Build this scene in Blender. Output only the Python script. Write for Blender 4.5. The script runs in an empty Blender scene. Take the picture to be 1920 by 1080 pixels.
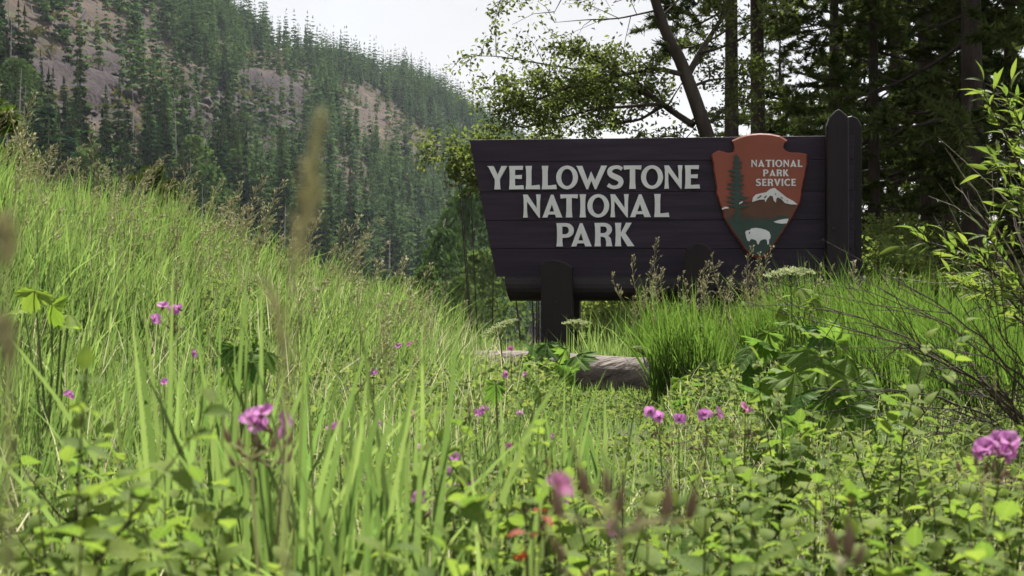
import bpy, math, random
import numpy as np
from mathutils import Vector, Matrix
from mathutils.geometry import tessellate_polygon

S = bpy.context.scene
COL = S.collection
R = math.radians

# ------------------------------------------------------------------ camera, sky, sun, exposure
K = 0.728 / 1920.0                     # tangent per photograph pixel
cam_d = bpy.data.cameras.new("camera")
cam = bpy.data.objects.new("camera", cam_d)
COL.objects.link(cam)
cam.location = (0, 0, 0)
cam.rotation_euler = (R(90), 0, 0)
cam_d.sensor_width = 36
cam_d.angle = 2 * math.atan(0.364)
cam_d.clip_start = 0.05
cam_d.clip_end = 4000
cam_d.dof.use_dof = True
cam_d.dof.focus_distance = 8.5
cam_d.dof.aperture_fstop = 11.0
S.camera = cam

SUN_EL, SUN_AZ = 55.0, 12.0            # azimuth from +Y towards +X
sun_d = bpy.data.lights.new("sun", 'SUN')
sun_d.energy = 5.0
sun_d.angle = R(0.5)
sun_d.color = (1.0, 0.95, 0.86)
sun = bpy.data.objects.new("sun", sun_d)
COL.objects.link(sun)
tosun = Vector((math.sin(R(SUN_AZ)) * math.cos(R(SUN_EL)), math.cos(R(SUN_AZ)) * math.cos(R(SUN_EL)), math.sin(R(SUN_EL))))
sun.rotation_euler = tosun.to_track_quat('Z', 'Y').to_euler()

W = bpy.data.worlds.new("World")
S.world = W
W.use_nodes = True
nt = W.node_tree
nt.nodes.clear()
out = nt.nodes.new("ShaderNodeOutputWorld")
bg = nt.nodes.new("ShaderNodeBackground")
sky = nt.nodes.new("ShaderNodeTexSky")
sky.sky_type = 'NISHITA'
sky.sun_disc = False
sky.sun_elevation = R(SUN_EL)
sky.sun_rotation = R(SUN_AZ)
sky.dust_density = 2.5
tc = nt.nodes.new("ShaderNodeTexCoord")
mp = nt.nodes.new("ShaderNodeMapping")
mp.inputs['Scale'].default_value = (1.0, 1.0, 2.6)
nz = nt.nodes.new("ShaderNodeTexNoise")
nz.inputs['Scale'].default_value = 3.0
nz.inputs['Detail'].default_value = 5.0
nz.inputs['Distortion'].default_value = 0.6
rmp = nt.nodes.new("ShaderNodeMapRange")
rmp.inputs['From Min'].default_value = 0.3
rmp.inputs['From Max'].default_value = 0.7
rmp.inputs['To Min'].default_value = 0.78
rmp.inputs['To Max'].default_value = 0.95
mx = nt.nodes.new("ShaderNodeMix")
mx.data_type = 'RGBA'
mx.inputs['B'].default_value = (2.95, 2.91, 2.92, 1)
nt.links.new(tc.outputs['Generated'], mp.inputs['Vector'])
nt.links.new(mp.outputs['Vector'], nz.inputs['Vector'])
nt.links.new(nz.outputs['Fac'], rmp.inputs['Value'])
nt.links.new(rmp.outputs['Result'], mx.inputs['Factor'])
nt.links.new(sky.outputs['Color'], mx.inputs['A'])
nt.links.new(mx.outputs['Result'], bg.inputs['Color'])
bg.inputs['Strength'].default_value = 0.10
nt.links.new(bg.outputs['Background'], out.inputs['Surface'])
S.view_settings.view_transform = 'Standard'
S.view_settings.look = 'None'
S.view_settings.exposure = 1.45
S.view_settings.gamma = 1.0
S.view_settings.use_curve_mapping = False
S.cycles.max_bounces = 6
S.cycles.diffuse_bounces = 3
S.cycles.glossy_bounces = 2
S.cycles.transmission_bounces = 4
S.cycles.volume_bounces = 0
S.cycles.transparent_max_bounces = 8
try:
    S.cycles.use_denoising = True
    S.cycles.denoiser = 'OPENIMAGEDENOISE'
except Exception:
    pass

rng = np.random.default_rng(7)
random.seed(11)

# ------------------------------------------------------------------ helpers
def P(px, py, D):
    """photograph direction at depth D -> world point"""
    return Vector(((px - 960) * K * D, D, (540 - py) * K * D))

def tag(o, label=None, cat=None, group=None, kind=None):
    if label: o['label'] = label
    if cat: o['category'] = cat
    if group: o['group'] = group
    if kind: o['kind'] = kind
    return o

def empty(name, loc=(0, 0, 0), rz=0.0):
    o = bpy.data.objects.new(name, None)
    o.empty_display_size = 0.05
    o.location = loc
    o.rotation_euler = (0, 0, rz)
    COL.objects.link(o)
    return o

def link(name, me, parent=None):
    o = bpy.data.objects.new(name, me)
    COL.objects.link(o)
    if parent is not None:
        o.parent = parent
    return o

def copy_tree(o, parent=None):
    c = o.copy()
    COL.objects.link(c)
    if parent is not None:
        c.parent = parent
    for ch in o.children:
        copy_tree(ch, c)
    return c

def np_mesh(name, v, f, mats, smooth=False, attrs=None, mi=None):
    """v (n,3), f (m,k) numpy, k = 3 or 4"""
    v = np.asarray(v, dtype=np.float32); f = np.asarray(f, dtype=np.int32)
    me = bpy.data.meshes.new(name)
    k = f.shape[1]
    me.vertices.add(len(v)); me.vertices.foreach_set("co", v.ravel())
    me.loops.add(f.size); me.loops.foreach_set("vertex_index", f.ravel())
    me.polygons.add(len(f))
    me.polygons.foreach_set("loop_start", np.arange(0, f.size, k, dtype=np.int32))
    me.polygons.foreach_set("loop_total", np.full(len(f), k, dtype=np.int32))
    if smooth: me.polygons.foreach_set("use_smooth", np.ones(len(f), dtype=bool))
    if mi is not None: me.polygons.foreach_set("material_index", np.asarray(mi, dtype=np.int32))
    me.update(calc_edges=True)
    for a, val in (attrs or {}).items():
        at = me.attributes.new(a, 'FLOAT', 'POINT'); at.data.foreach_set("value", np.asarray(val, dtype=np.float32))
    for m in (mats if isinstance(mats, (list, tuple)) else [mats]): me.materials.append(m)
    return me

class MB:
    def __init__(s): s.v = []; s.f = []; s.mi = []; s.m = 0; s.t = []; s.tint = 0.5
    def vert(s, p): s.v.append(tuple(p)); s.t.append(s.tint); return len(s.v) - 1
    def face(s, idx): s.f.append(tuple(idx)); s.mi.append(s.m)
    def tube(s, pts, rad, n=6, cap=True):
        pts = [Vector(p) for p in pts]; rings = []
        if not hasattr(rad, '__len__'): rad = [rad] * len(pts)
        for i, p in enumerate(pts):
            a = pts[max(0, i - 1)]; b = pts[min(len(pts) - 1, i + 1)]
            d = (b - a).normalized() if (b - a).length > 1e-9 else Vector((0, 0, 1))
            up = Vector((0, 0, 1)) if abs(d.z) < 0.9 else Vector((1, 0, 0))
            x = d.cross(up).normalized(); y = x.cross(d)
            rings.append([s.vert(p + (x * math.cos(2 * math.pi * k / n) + y * math.sin(2 * math.pi * k / n)) * rad[i]) for k in range(n)])
        for i in range(len(rings) - 1):
            for k in range(n):
                s.face((rings[i][k], rings[i][(k + 1) % n], rings[i + 1][(k + 1) % n], rings[i + 1][k]))
        if cap and n > 2:
            s.face(rings[0][::-1]); s.face(rings[-1])
    def prism(s, loops, y0, y1, bevel=0.0):
        """loops in (x,z), first outer, rest holes; extruded along y from y0 (front) to y1 (back)"""
        polys = [[Vector((p[0], p[1], 0)) for p in lp] for lp in loops]
        flat = [p for lp in polys for p in lp]
        tris = tessellate_polygon(polys)
        fr = [s.vert((p.x, y0, p.y)) for p in flat]; bk = [s.vert((p.x, y1, p.y)) for p in flat]
        for t in tris:
            a, b, c = (flat[i] for i in t)
            cr = (b - a).cross(c - a).z
            tt = t if cr > 0 else (t[0], t[2], t[1])      # normal to -y in (x,z): ccw in x,z
            s.face([fr[i] for i in tt]); s.face([bk[i] for i in tt][::-1])
        o = 0
        for lp in polys:
            n = len(lp)
            area = sum(lp[i].x * lp[(i + 1) % n].y - lp[(i + 1) % n].x * lp[i].y for i in range(n))
            for i in range(n):
                j = (i + 1) % n
                q = [fr[o + i], bk[o + i], bk[o + j], fr[o + j]]
                outer = lp is polys[0]
                if (area > 0) != outer: q = q[::-1]
                s.face(q)
            o += n
    def mesh(s, name, mats, smooth=False):
        me = bpy.data.meshes.new(name)
        me.from_pydata(s.v, [], s.f); me.update()
        for m in (mats if isinstance(mats, (list, tuple)) else [mats]): me.materials.append(m)
        me.polygons.foreach_set("material_index", s.mi)
        if smooth: me.polygons.foreach_set("use_smooth", [True] * len(s.f))
        at = me.attributes.new("tint", 'FLOAT', 'POINT'); at.data.foreach_set("value", s.t)
        return me
    def build(s, name, mats, parent=None, smooth=False):
        return link(name, s.mesh(name, mats, smooth), parent)

def smoothstep(a, b, x):
    t = np.clip((np.asarray(x, dtype=float) - a) / (b - a), 0, 1)
    return t * t * (3 - 2 * t)

_perm = np.random.default_rng(3).random((256, 256))
def vnoise(x, y):
    xi = np.floor(x).astype(int); yi = np.floor(y).astype(int)
    fx = x - xi; fy = y - yi
    fx = fx * fx * (3 - 2 * fx); fy = fy * fy * (3 - 2 * fy)
    g = lambda a, b: _perm[a % 256, b % 256]
    return (g(xi, yi) * (1 - fx) + g(xi + 1, yi) * fx) * (1 - fy) + (g(xi, yi + 1) * (1 - fx) + g(xi + 1, yi + 1) * fx) * fy
def fbm(x, y, o=4):
    s = 0; a = 0.5
    for i in range(o):
        s = s + a * (vnoise(x * 2 ** i + 17 * i, y * 2 ** i + 5 * i) - 0.5); a *= 0.5
    return s

# ------------------------------------------------------------------ materials
def mat(name):
    m = bpy.data.materials.new(name); m.use_nodes = True
    m.node_tree.nodes.clear()
    return m, m.node_tree
def N(nt, t, **kw):
    n = nt.nodes.new(t)
    for k, v in kw.items():
        if k in n.inputs: n.inputs[k].default_value = v
        else: setattr(n, k, v)
    return n
def rgba(c): return (c[0], c[1], c[2], 1)

def leaf_mat(name, ca, cb, trans=0.45, tcol=None, rough=0.6, spec=0.06, source='tint', scale=6.0, vein=False):
    """thin vegetation: diffuse + light passing through; colour varies per blade/leaf and by a soft noise"""
    m, nt = mat(name)
    o = N(nt, "ShaderNodeOutputMaterial")
    if source == 'tint':
        a = N(nt, "ShaderNodeAttribute", attribute_name="tint"); fac = a.outputs['Fac']
    else:
        a = N(nt, "ShaderNodeObjectInfo"); fac = a.outputs['Random']
    tcn = N(nt, "ShaderNodeTexCoord")
    nzn = N(nt, "ShaderNodeTexNoise", Scale=scale, Detail=3.0)
    nt.links.new(tcn.outputs['Object'], nzn.inputs['Vector'])
    ad = N(nt, "ShaderNodeMath", operation='MULTIPLY_ADD'); ad.inputs[1].default_value = 0.6; 
    nt.links.new(nzn.outputs['Fac'], ad.inputs[0])
    sb = N(nt, "ShaderNodeMath", operation='SUBTRACT', use_clamp=False); sb.inputs[1].default_value = 0.3
    nt.links.new(fac, sb.inputs[0]); nt.links.new(sb.outputs[0], ad.inputs[2])
    mxn = N(nt, "ShaderNodeMix", data_type='RGBA', clamp_factor=True)
    mxn.inputs['A'].default_value = rgba(ca); mxn.inputs['B'].default_value = rgba(cb)
    nt.links.new(ad.outputs[0], mxn.inputs['Factor'])
    p = N(nt, "ShaderNodeBsdfPrincipled"); p.inputs['Roughness'].default_value = rough; p.inputs['Specular IOR Level'].default_value = spec
    if vein:   # pale midrib and side veins in the leaf's own coordinates
        sp = N(nt, "ShaderNodeSeparateXYZ"); nt.links.new(tcn.outputs['Object'], sp.inputs[0])
        ab = N(nt, "ShaderNodeMath", operation='ABSOLUTE'); nt.links.new(sp.outputs['X'], ab.inputs[0])
        k1 = N(nt, "ShaderNodeMath", operation='MULTIPLY_ADD'); k1.inputs[1].default_value = -0.8; nt.links.new(ab.outputs[0], k1.inputs[0]); nt.links.new(sp.outputs['Y'], k1.inputs[2])
        k2 = N(nt, "ShaderNodeMath", operation='MULTIPLY'); k2.inputs[1].default_value = vein; nt.links.new(k1.outputs[0], k2.inputs[0])
        k3 = N(nt, "ShaderNodeMath", operation='SINE'); nt.links.new(k2.outputs[0], k3.inputs[0])
        k4 = N(nt, "ShaderNodeMapRange"); k4.inputs['From Min'].default_value = 0.75; k4.inputs['From Max'].default_value = 1.0; nt.links.new(k3.outputs[0], k4.inputs['Value'])
        k5 = N(nt, "ShaderNodeMapRange"); k5.inputs['From Min'].default_value = 0.9 / vein; k5.inputs['From Max'].default_value = 0.25 / vein; nt.links.new(ab.outputs[0], k5.inputs['Value'])
        k6 = N(nt, "ShaderNodeMath", operation='MAXIMUM'); nt.links.new(k4.outputs[0], k6.inputs[0]); nt.links.new(k5.outputs[0], k6.inputs[1])
        k7 = N(nt, "ShaderNodeMath", operation='MULTIPLY'); k7.inputs[1].default_value = 0.45; nt.links.new(k6.outputs[0], k7.inputs[0])
        vm = N(nt, "ShaderNodeMix", data_type='RGBA'); vm.inputs['B'].default_value = rgba((cb[0] * 1.5, cb[1] * 1.35, cb[2] * 1.8))
        nt.links.new(k7.outputs[0], vm.inputs['Factor']); nt.links.new(mxn.outputs['Result'], vm.inputs['A']); mxn = vm
        bp = N(nt, "ShaderNodeBump", Strength=0.5, Distance=0.0015); bp.invert = True; nt.links.new(k6.outputs[0], bp.inputs['Height']); nt.links.new(bp.outputs['Normal'], p.inputs['Normal'])
    nt.links.new(mxn.outputs['Result'], p.inputs['Base Color'])
    t = N(nt, "ShaderNodeBsdfTranslucent")
    mul = N(nt, "ShaderNodeMix", data_type='RGBA', blend_type='MULTIPLY'); mul.inputs['Factor'].default_value = 1.0
    mul.inputs['B'].default_value = rgba(tcol or (1.43, 1.49, 1.02))
    nt.links.new(mxn.outputs['Result'], mul.inputs['A']); nt.links.new(mul.outputs['Result'], t.inputs['Color'])
    ms = N(nt, "ShaderNodeMixShader"); ms.inputs[0].default_value = trans
    nt.links.new(p.outputs[0], ms.inputs[1]); nt.links.new(t.outputs[0], ms.inputs[2])
    nt.links.new(ms.outputs[0], o.inputs['Surface'])
    return m

def noise_mat(name, cols, scale=5.0, rough=0.8, bump=0.3, stretch=(1, 1, 1), detail=6.0, spec=0.3, bscale=None, rnd=0.0, bdist=0.02):
    """cols: list of (pos, rgb) for a ramp over fractal noise in object space"""
    m, nt = mat(name)
    o = N(nt, "ShaderNodeOutputMaterial"); p = N(nt, "ShaderNodeBsdfPrincipled")
    p.inputs['Roughness'].default_value = rough; p.inputs['Specular IOR Level'].default_value = spec
    tcn = N(nt, "ShaderNodeTexCoord"); mpn = N(nt, "ShaderNodeMapping"); mpn.inputs['Scale'].default_value = stretch
    nt.links.new(tcn.outputs['Object'], mpn.inputs['Vector'])
    nzn = N(nt, "ShaderNodeTexNoise", Scale=scale, Detail=detail, Roughness=0.6)
    nt.links.new(mpn.outputs['Vector'], nzn.inputs['Vector'])
    cr = N(nt, "ShaderNodeValToRGB")
    el = cr.color_ramp.elements
    el[0].position, el[0].color = cols[0][0], rgba(cols[0][1]); el[1].position, el[1].color = cols[-1][0], rgba(cols[-1][1])
    for pos, c in cols[1:-1]:
        e = el.new(pos); e.color = rgba(c)
    if rnd:
        oi = N(nt, "ShaderNodeObjectInfo")
        md = N(nt, "ShaderNodeMath", operation='MULTIPLY_ADD'); md.inputs[1].default_value = rnd
        nt.links.new(oi.outputs['Random'], md.inputs[0]); nt.links.new(nzn.outputs['Fac'], md.inputs[2])
        nt.links.new(md.outputs[0], cr.inputs['Fac'])
    else:
        nt.links.new(nzn.outputs['Fac'], cr.inputs['Fac'])
    nt.links.new(cr.outputs['Color'], p.inputs['Base Color'])
    nb = N(nt, "ShaderNodeTexNoise", Scale=(bscale or scale * 3), Detail=5.0)
    nt.links.new(mpn.outputs['Vector'], nb.inputs['Vector'])
    b = N(nt, "ShaderNodeBump", Strength=bump, Distance=bdist)
    nt.links.new(nb.outputs['Fac'], b.inputs['Height']); nt.links.new(b.outputs['Normal'], p.inputs['Normal'])
    nt.links.new(p.outputs[0], o.inputs['Surface'])
    return m

M = {}
M['grass'] = leaf_mat("grass_blade", (0.076, 0.132, 0.040), (0.166, 0.222, 0.080), 0.57)
M['grass_lush'] = leaf_mat("lush_grass_blade", (0.05, 0.10, 0.02), (0.105, 0.165, 0.036), 0.5)
M['seed'] = leaf_mat("dry_seed_head", (0.30, 0.29, 0.18), (0.48, 0.46, 0.32), 0.55, (1.2, 1.2, 1.1), rough=0.7)
M['cover'] = leaf_mat("ground_cover_leaf", (0.07, 0.11, 0.03), (0.17, 0.20, 0.06), 0.48)
M['shrub_leaf'] = leaf_mat("shrub_leaf", (0.085, 0.145, 0.03), (0.18, 0.235, 0.05), 0.5, (1.25, 1.35, 0.85), source='obj', scale=40, spec=0.05, vein=900)
M['parsnip_leaf'] = leaf_mat("broad_leaf", (0.05, 0.11, 0.024), (0.125, 0.20, 0.035), 0.5, source='obj', scale=14, rough=0.5, spec=0.04, vein=260)
M['yellow_leaf'] = leaf_mat("yellow_green_leaf", (0.12, 0.20, 0.03), (0.19, 0.26, 0.05), 0.5, (1.3, 1.4, 0.8), source='obj', scale=14)
M['willow_leaf'] = leaf_mat("willow_leaf", (0.085, 0.14, 0.03), (0.17, 0.21, 0.045), 0.45, source='obj', scale=20)
M['tree_leaf'] = leaf_mat("tree_leaf", (0.06, 0.085, 0.024), (0.12, 0.145, 0.048), 0.5)
M['needle'] = leaf_mat("pine_needle", (0.042, 0.062, 0.022), (0.085, 0.108, 0.034), 0.22, spec=0.0)
M['needle_bright'] = leaf_mat("young_pine_needle", (0.05, 0.09, 0.015), (0.09, 0.13, 0.02), 0.35)
M['far_needle'] = leaf_mat("far_conifer_foliage", (0.012, 0.032, 0.017), (0.06, 0.095, 0.030), 0.15, source='obj', scale=0.5, spec=0.0)
M['far_needle_stuff'] = leaf_mat("far_forest_foliage", (0.012, 0.032, 0.017), (0.06, 0.095, 0.030), 0.15, scale=0.15, spec=0.0)
M['far_leaf'] = leaf_mat("far_broadleaf_foliage", (0.05, 0.088, 0.03), (0.095, 0.14, 0.045), 0.28, source='obj', scale=0.5, spec=0.0)
M['rock'] = noise_mat("mountain_rock", [(0.3, (0.014, 0.011, 0.011)), (0.6, (0.034, 0.025, 0.022)), (0.8, (0.065, 0.05, 0.042))], 0.5, 0.95, 0.6, bdist=.3)
M['scrub'] = leaf_mat("mountain_scrub", (0.05, 0.06, 0.025), (0.13, 0.12, 0.05), 0.2, scale=0.3, spec=0.0)
M['umbel'] = leaf_mat("umbel_floret", (0.27, 0.32, 0.14), (0.40, 0.44, 0.24), 0.35, (1.2, 1.2, 1.0))
M['petal'] = leaf_mat("geranium_petal", (0.44, 0.15, 0.40), (0.62, 0.30, 0.57), 0.45, (1.2, 1.1, 1.2), source='obj', scale=60)
M['petal_pale'] = leaf_mat("pale_geranium_petal", (0.50, 0.17, 0.34), (0.62, 0.30, 0.46), 0.45, (1.2, 1.1, 1.2), source='obj', scale=60)
M['pod'] = leaf_mat("seed_pod", (0.20, 0.15, 0.10), (0.30, 0.22, 0.15), 0.3, (1.2, 1.0, 0.9), scale=50)
M['pod_tip'] = leaf_mat("seed_pod_tip", (0.36, 0.10, 0.10), (0.45, 0.16, 0.18), 0.3, (1.2, 1.0, 0.9))
M['red_leaf'] = leaf_mat("red_leaf", (0.15, 0.025, 0.016), (0.24, 0.05, 0.022), 0.3, (1.2, 1.0, 0.8), source='obj')
M['green_stem'] = leaf_mat("green_stem", (0.10, 0.13, 0.05), (0.17, 0.19, 0.08), 0.2)
M['twig'] = noise_mat("brown_twig", [(0.3, (0.05, 0.032, 0.022)), (0.7, (0.038, 0.028, 0.019))], 30, 0.8, 0.3)
M['pale_twig'] = noise_mat("pale_twig", [(0.3, (0.22, 0.19, 0.15)), (0.7, (0.36, 0.32, 0.26))], 30, 0.8, 0.2)
M['bark'] = noise_mat("tree_bark", [(0.3, (0.022, 0.017, 0.014)), (0.55, (0.055, 0.042, 0.034)), (0.75, (0.10, 0.085, 0.068))], 5, 0.9, 0.9, (1, 1, 0.25), bdist=0.04)
M['dark_bark'] = noise_mat("pine_bark", [(0.3, (0.022, 0.017, 0.015)), (0.7, (0.07, 0.052, 0.043))], 7, 0.9, 0.9, (1, 1, 0.3), bdist=0.04)
M['far_bark'] = noise_mat("far_trunk_bark", [(0.3, (0.09, 0.07, 0.06)), (0.7, (0.2, 0.165, 0.145))], 0.8, 0.9, 0.0)
M['snag'] = noise_mat("weathered_grey_trunk", [(0.3, (0.26, 0.23, 0.22)), (0.7, (0.45, 0.42, 0.4))], 1.5, 0.9, 0.0)
M['log'] = noise_mat("weathered_log_wood", [(0.3, (0.04, 0.032, 0.028)), (0.5, (0.10, 0.08, 0.07)), (0.72, (0.18, 0.15, 0.135))], 4, 0.85, 1.0, (0.35, 3, 3), bscale=9, bdist=0.03)
M['log_end'] = noise_mat("log_cut_end", [(0.3, (0.16, 0.12, 0.09)), (0.7, (0.3, 0.24, 0.18))], 14, 0.85, 0.5)
M['board'] = noise_mat("stained_board", [(0.25, (0.013, 0.008, 0.0155)), (0.55, (0.023, 0.0142, 0.0275)), (0.8, (0.038, 0.0255, 0.045))], 3.2, 0.62, 0.25, (0.5, 8, 8), bscale=14, rnd=0.12, bdist=0.004)
M['post'] = noise_mat("stained_post", [(0.25, (0.007, 0.0045, 0.005)), (0.75, (0.0165, 0.011, 0.0115))], 4, 0.6, 0.35, (6, 6, 0.6), bscale=12, rnd=0.1, bdist=0.006)
M['white_paint'] = noise_mat("white_sign_paint", [(0.3, (0.66, 0.66, 0.66)), (0.7, (0.8, 0.8, 0.8))], 6, 0.5, 0.05)
M['em_red'] = noise_mat("emblem_red_brown", [(0.3, (0.235, 0.06, 0.036)), (0.7, (0.31, 0.085, 0.05))], 3, 0.5, 0.08, rnd=0.0)
M['em_edge'] = noise_mat("emblem_edge", [(0.3, (0.20, 0.04, 0.025)), (0.7, (0.27, 0.06, 0.04))], 8, 0.5, 0.1)
M['em_green'] = noise_mat("emblem_green", [(0.3, (0.030, 0.055, 0.045)), (0.7, (0.045, 0.075, 0.06))], 6, 0.5, 0.05)
M['em_brown'] = noise_mat("emblem_brown", [(0.3, (0.10, 0.045, 0.025)), (0.7, (0.14, 0.062, 0.035))], 6, 0.5, 0.05)
M['em_dark'] = noise_mat("emblem_dark_eye", [(0.3, (0.03, 0.03, 0.03)), (0.7, (0.05, 0.05, 0.05))], 6, 0.5, 0.0)
M['bolt'] = noise_mat("dark_bolt", [(0.3, (0.015, 0.012, 0.012)), (0.7, (0.03, 0.025, 0.025))], 6, 0.4, 0.0)
M['soil'] = noise_mat("meadow_soil", [(0.3, (0.025, 0.03, 0.012)), (0.55, (0.045, 0.042, 0.02)), (0.75, (0.075, 0.062, 0.036))], 3, 0.95, 0.6)

def mountain_mat():
    m, nt = mat("mountainside")
    o = N(nt, "ShaderNodeOutputMaterial"); p = N(nt, "ShaderNodeBsdfPrincipled"); p.inputs['Roughness'].default_value = 0.95
    p.inputs['Specular IOR Level'].default_value = 0.1
    tcn = N(nt, "ShaderNodeTexCoord")
    n1 = N(nt, "ShaderNodeTexNoise", Scale=0.055, Detail=9.0, Roughness=0.68)
    n2 = N(nt, "ShaderNodeTexNoise", Scale=0.35, Detail=6.0, Roughness=0.7)
    nt.links.new(tcn.outputs['Object'], n1.inputs['Vector']); nt.links.new(tcn.outputs['Object'], n2.inputs['Vector'])
    cr = N(nt, "ShaderNodeValToRGB"); el = cr.color_ramp.elements
    el[0].position, el[0].color = 0.36, rgba((0.055, 0.07, 0.028)); el[1].position, el[1].color = 0.66, rgba((0.13, 0.095, 0.048))
    for pos, c in ((0.43, (0.038, 0.028, 0.019)), (0.50, (0.062, 0.041, 0.026)), (0.57, (0.045, 0.034, 0.036))):
        e = el.new(pos); e.color = rgba(c)
    nt.links.new(n1.outputs['Fac'], cr.inputs['Fac'])
    cr2 = N(nt, "ShaderNodeValToRGB"); e2 = cr2.color_ramp.elements
    e2[0].position, e2[0].color = 0.35, rgba((0.018, 0.015, 0.018)); e2[1].position, e2[1].color = 0.7, rgba((0.052, 0.038, 0.042))
    nt.links.new(n2.outputs['Fac'], cr2.inputs['Fac'])
    at = N(nt, "ShaderNodeAttribute", attribute_name="rock")
    n3 = N(nt, "ShaderNodeMath", operation='MULTIPLY_ADD'); n3.inputs[1].default_value = 3.2; n3.inputs[2].default_value = -1.55
    nt.links.new(n2.outputs['Fac'], n3.inputs[0])
    ad = N(nt, "ShaderNodeMath", operation='ADD', use_clamp=True); nt.links.new(n3.outputs[0], ad.inputs[0]); nt.links.new(at.outputs['Fac'], ad.inputs[1])
    mxn = N(nt, "ShaderNodeMix", data_type='RGBA', clamp_factor=True)
    nt.links.new(ad.outputs[0], mxn.inputs['Factor']); nt.links.new(cr.outputs['Color'], mxn.inputs['A']); nt.links.new(cr2.outputs['Color'], mxn.inputs['B'])
    nt.links.new(mxn.outputs['Result'], p.inputs['Base Color'])
    b = N(nt, "ShaderNodeBump", Strength=0.8, Distance=1.5); nt.links.new(n2.outputs['Fac'], b.inputs['Height']); nt.links.new(b.outputs['Normal'], p.inputs['Normal'])
    nt.links.new(p.outputs[0], o.inputs['Surface'])
    return m
M['mountain'] = mountain_mat()

# ------------------------------------------------------------------ terrain
def near_h(x, y):
    base = -0.62 + 0.12 * smoothstep(3.5, 7.0, y)
    hx = np.clip(-x - 0.1, 0, 9.0)
    rise = 0.30 * hx * smoothstep(1.8, 6.3, y)
    rise = np.minimum(rise, 2.4)
    return base + rise + 0.05 * fbm(x * 1.3, y * 1.3, 3)

ZONES = [  # bare ground on the mountain, in photograph pixels: no tree stands with its foot in these
    [(0, 45), (120, 25), (250, 60), (262, 190), (320, 290), (240, 310), (130, 300), (0, 270)],
    [(262, 20), (262, 175), (320, 230), (420, 180), (330, 110)],
    [(310, 150), (400, 165), (560, 190), (575, 270), (520, 320), (400, 330), (330, 310)],
    [(455, 95), (560, 90), (600, 170), (600, 205), (470, 210)],
    [(630, 160), (690, 165), (830, 270), (830, 330), (700, 290), (640, 240)],
]
CLIFFS = [[(330, 140), (560, 150), (560, 290), (330, 300)], [(20, 90), (240, 100), (240, 220), (0, 200)], [(500, 150), (560, 140), (600, 220), (520, 260)]]
def in_poly(px, py, poly):
    px = np.asarray(px); py = np.asarray(py); c = np.zeros(px.shape, bool); n = len(poly)
    for i in range(n):
        x1, y1 = poly[i]; x2, y2 = poly[(i + 1) % n]
        if y1 == y2: continue
        hit = ((y1 > py) != (y2 > py)) & (px < (x2 - x1) * (py - y1) / (y2 - y1) + x1)
        c ^= hit
    return c

def mountain_h(x, y):
    zm = -0.80 * x + 0.172 * y - 65.0
    zm = zm + 16 * fbm(x / 75.0, y / 75.0, 4)
    zm = zm + 7 * np.abs(fbm(x / 14.0 + 9, y / 22.0, 4)) + 2.2 * np.abs(fbm(x / 4.0, y / 5.0 + 3, 3))
    zm = zm + 16 * np.exp(-((x + 5) / 60.0) ** 2) * smoothstep(330, 640, y)
    crest = np.maximum(480.0, 760.0 + 3.2 * x)
    zm = zm - 0.9 * np.clip(y - crest, 0, None)
    return 210.0 - np.logaddexp(0, (210.0 - zm) / 12.0) * 0 - np.clip(210.0 - zm, 0, None)

def H(x, y):
    x = np.asarray(x, dtype=float); y = np.asarray(y, dtype=float)
    n = near_h(x, y)
    L = 1 - smoothstep(-0.3, 0.9, x - 0.03 * (y - 10))
    L = np.maximum(L, smoothstep(45, 90, y))
    drop = 0.42 * np.clip(y - 8.0, 0, None)
    drop = drop * smoothstep(7.6, 10.5, y)
    n = np.maximum(n - L * drop, -14.0 + 0.4 * fbm(x / 20, y / 20, 3))
    far = smoothstep(25, 60, np.hypot(x, y))
    m = mountain_h(x, y)
    return np.where((far > 0) & (m > n), n + (m - n) * far, n)

def terrain():
    ang = np.concatenate([np.linspace(-180, -32, 50)[:-1], np.linspace(-32, 26, 360), np.linspace(26, 180, 50)[1:-1]])
    ang = np.radians(ang)
    rad = np.concatenate([np.linspace(0.25, 9, 70)[:-1], np.concatenate([np.geomspace(9, 90, 90)[:-1], np.geomspace(90, 900, 300)])])
    A, Rr = np.meshgrid(ang, rad)
    X = np.sin(A) * Rr; Y = np.cos(A) * Rr
    Z = H(X, Y)
    # rocky relief on the cliffs
    px = 960 + X / np.maximum(Y, 1) / K; py = 540 - Z / np.maximum(Y, 1) / K
    rock = np.zeros(X.shape)
    sel = (Y > 90)
    for c in CLIFFS: rock = np.maximum(rock, (in_poly(px, py, c) & sel) * 1.0)
    for _ in range(4):
        rock[1:-1, 1:-1] = (rock[1:-1, 1:-1] + rock[:-2, 1:-1] + rock[2:, 1:-1] + rock[1:-1, :-2] + rock[1:-1, 2:]) / 5
    strata = np.abs(fbm(X / 9.0 + 3, Z / 14.0, 4)) * 14 + np.floor(Z / 6.0 + 2 * fbm(X / 30, Y / 30, 2)) % 2 * 1.5
    Z2 = Z + rock * (strata - 2.0)
    nr, na = X.shape
    v = np.stack([X, Y, Z2], -1).reshape(-1, 3)
    idx = np.arange(nr * na).reshape(nr, na)
    nxt = np.roll(idx, -1, axis=1)
    q = np.stack([idx[:-1], idx[1:], nxt[1:], nxt[:-1]], -1).reshape(-1, 4)[:, ::-1]
    cen_r = Rr[:-1].reshape(-1)
    far = cen_r > 55
    def sub(qs, name, m, extra_center=False):
        used, inv = np.unique(qs, return_inverse=True)
        me = np_mesh(name, v[used], inv.reshape(qs.shape), m, True, {"rock": rock.reshape(-1)[used]})
        return link(name, me)
    near = q[~far]
    # close the disc under the camera
    g = sub(near, "meadow_ground", M['soil'])
    mt = sub(q[far], "mountain", M['mountain'])
    return g, mt
g_obj, m_obj = terrain()
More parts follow.
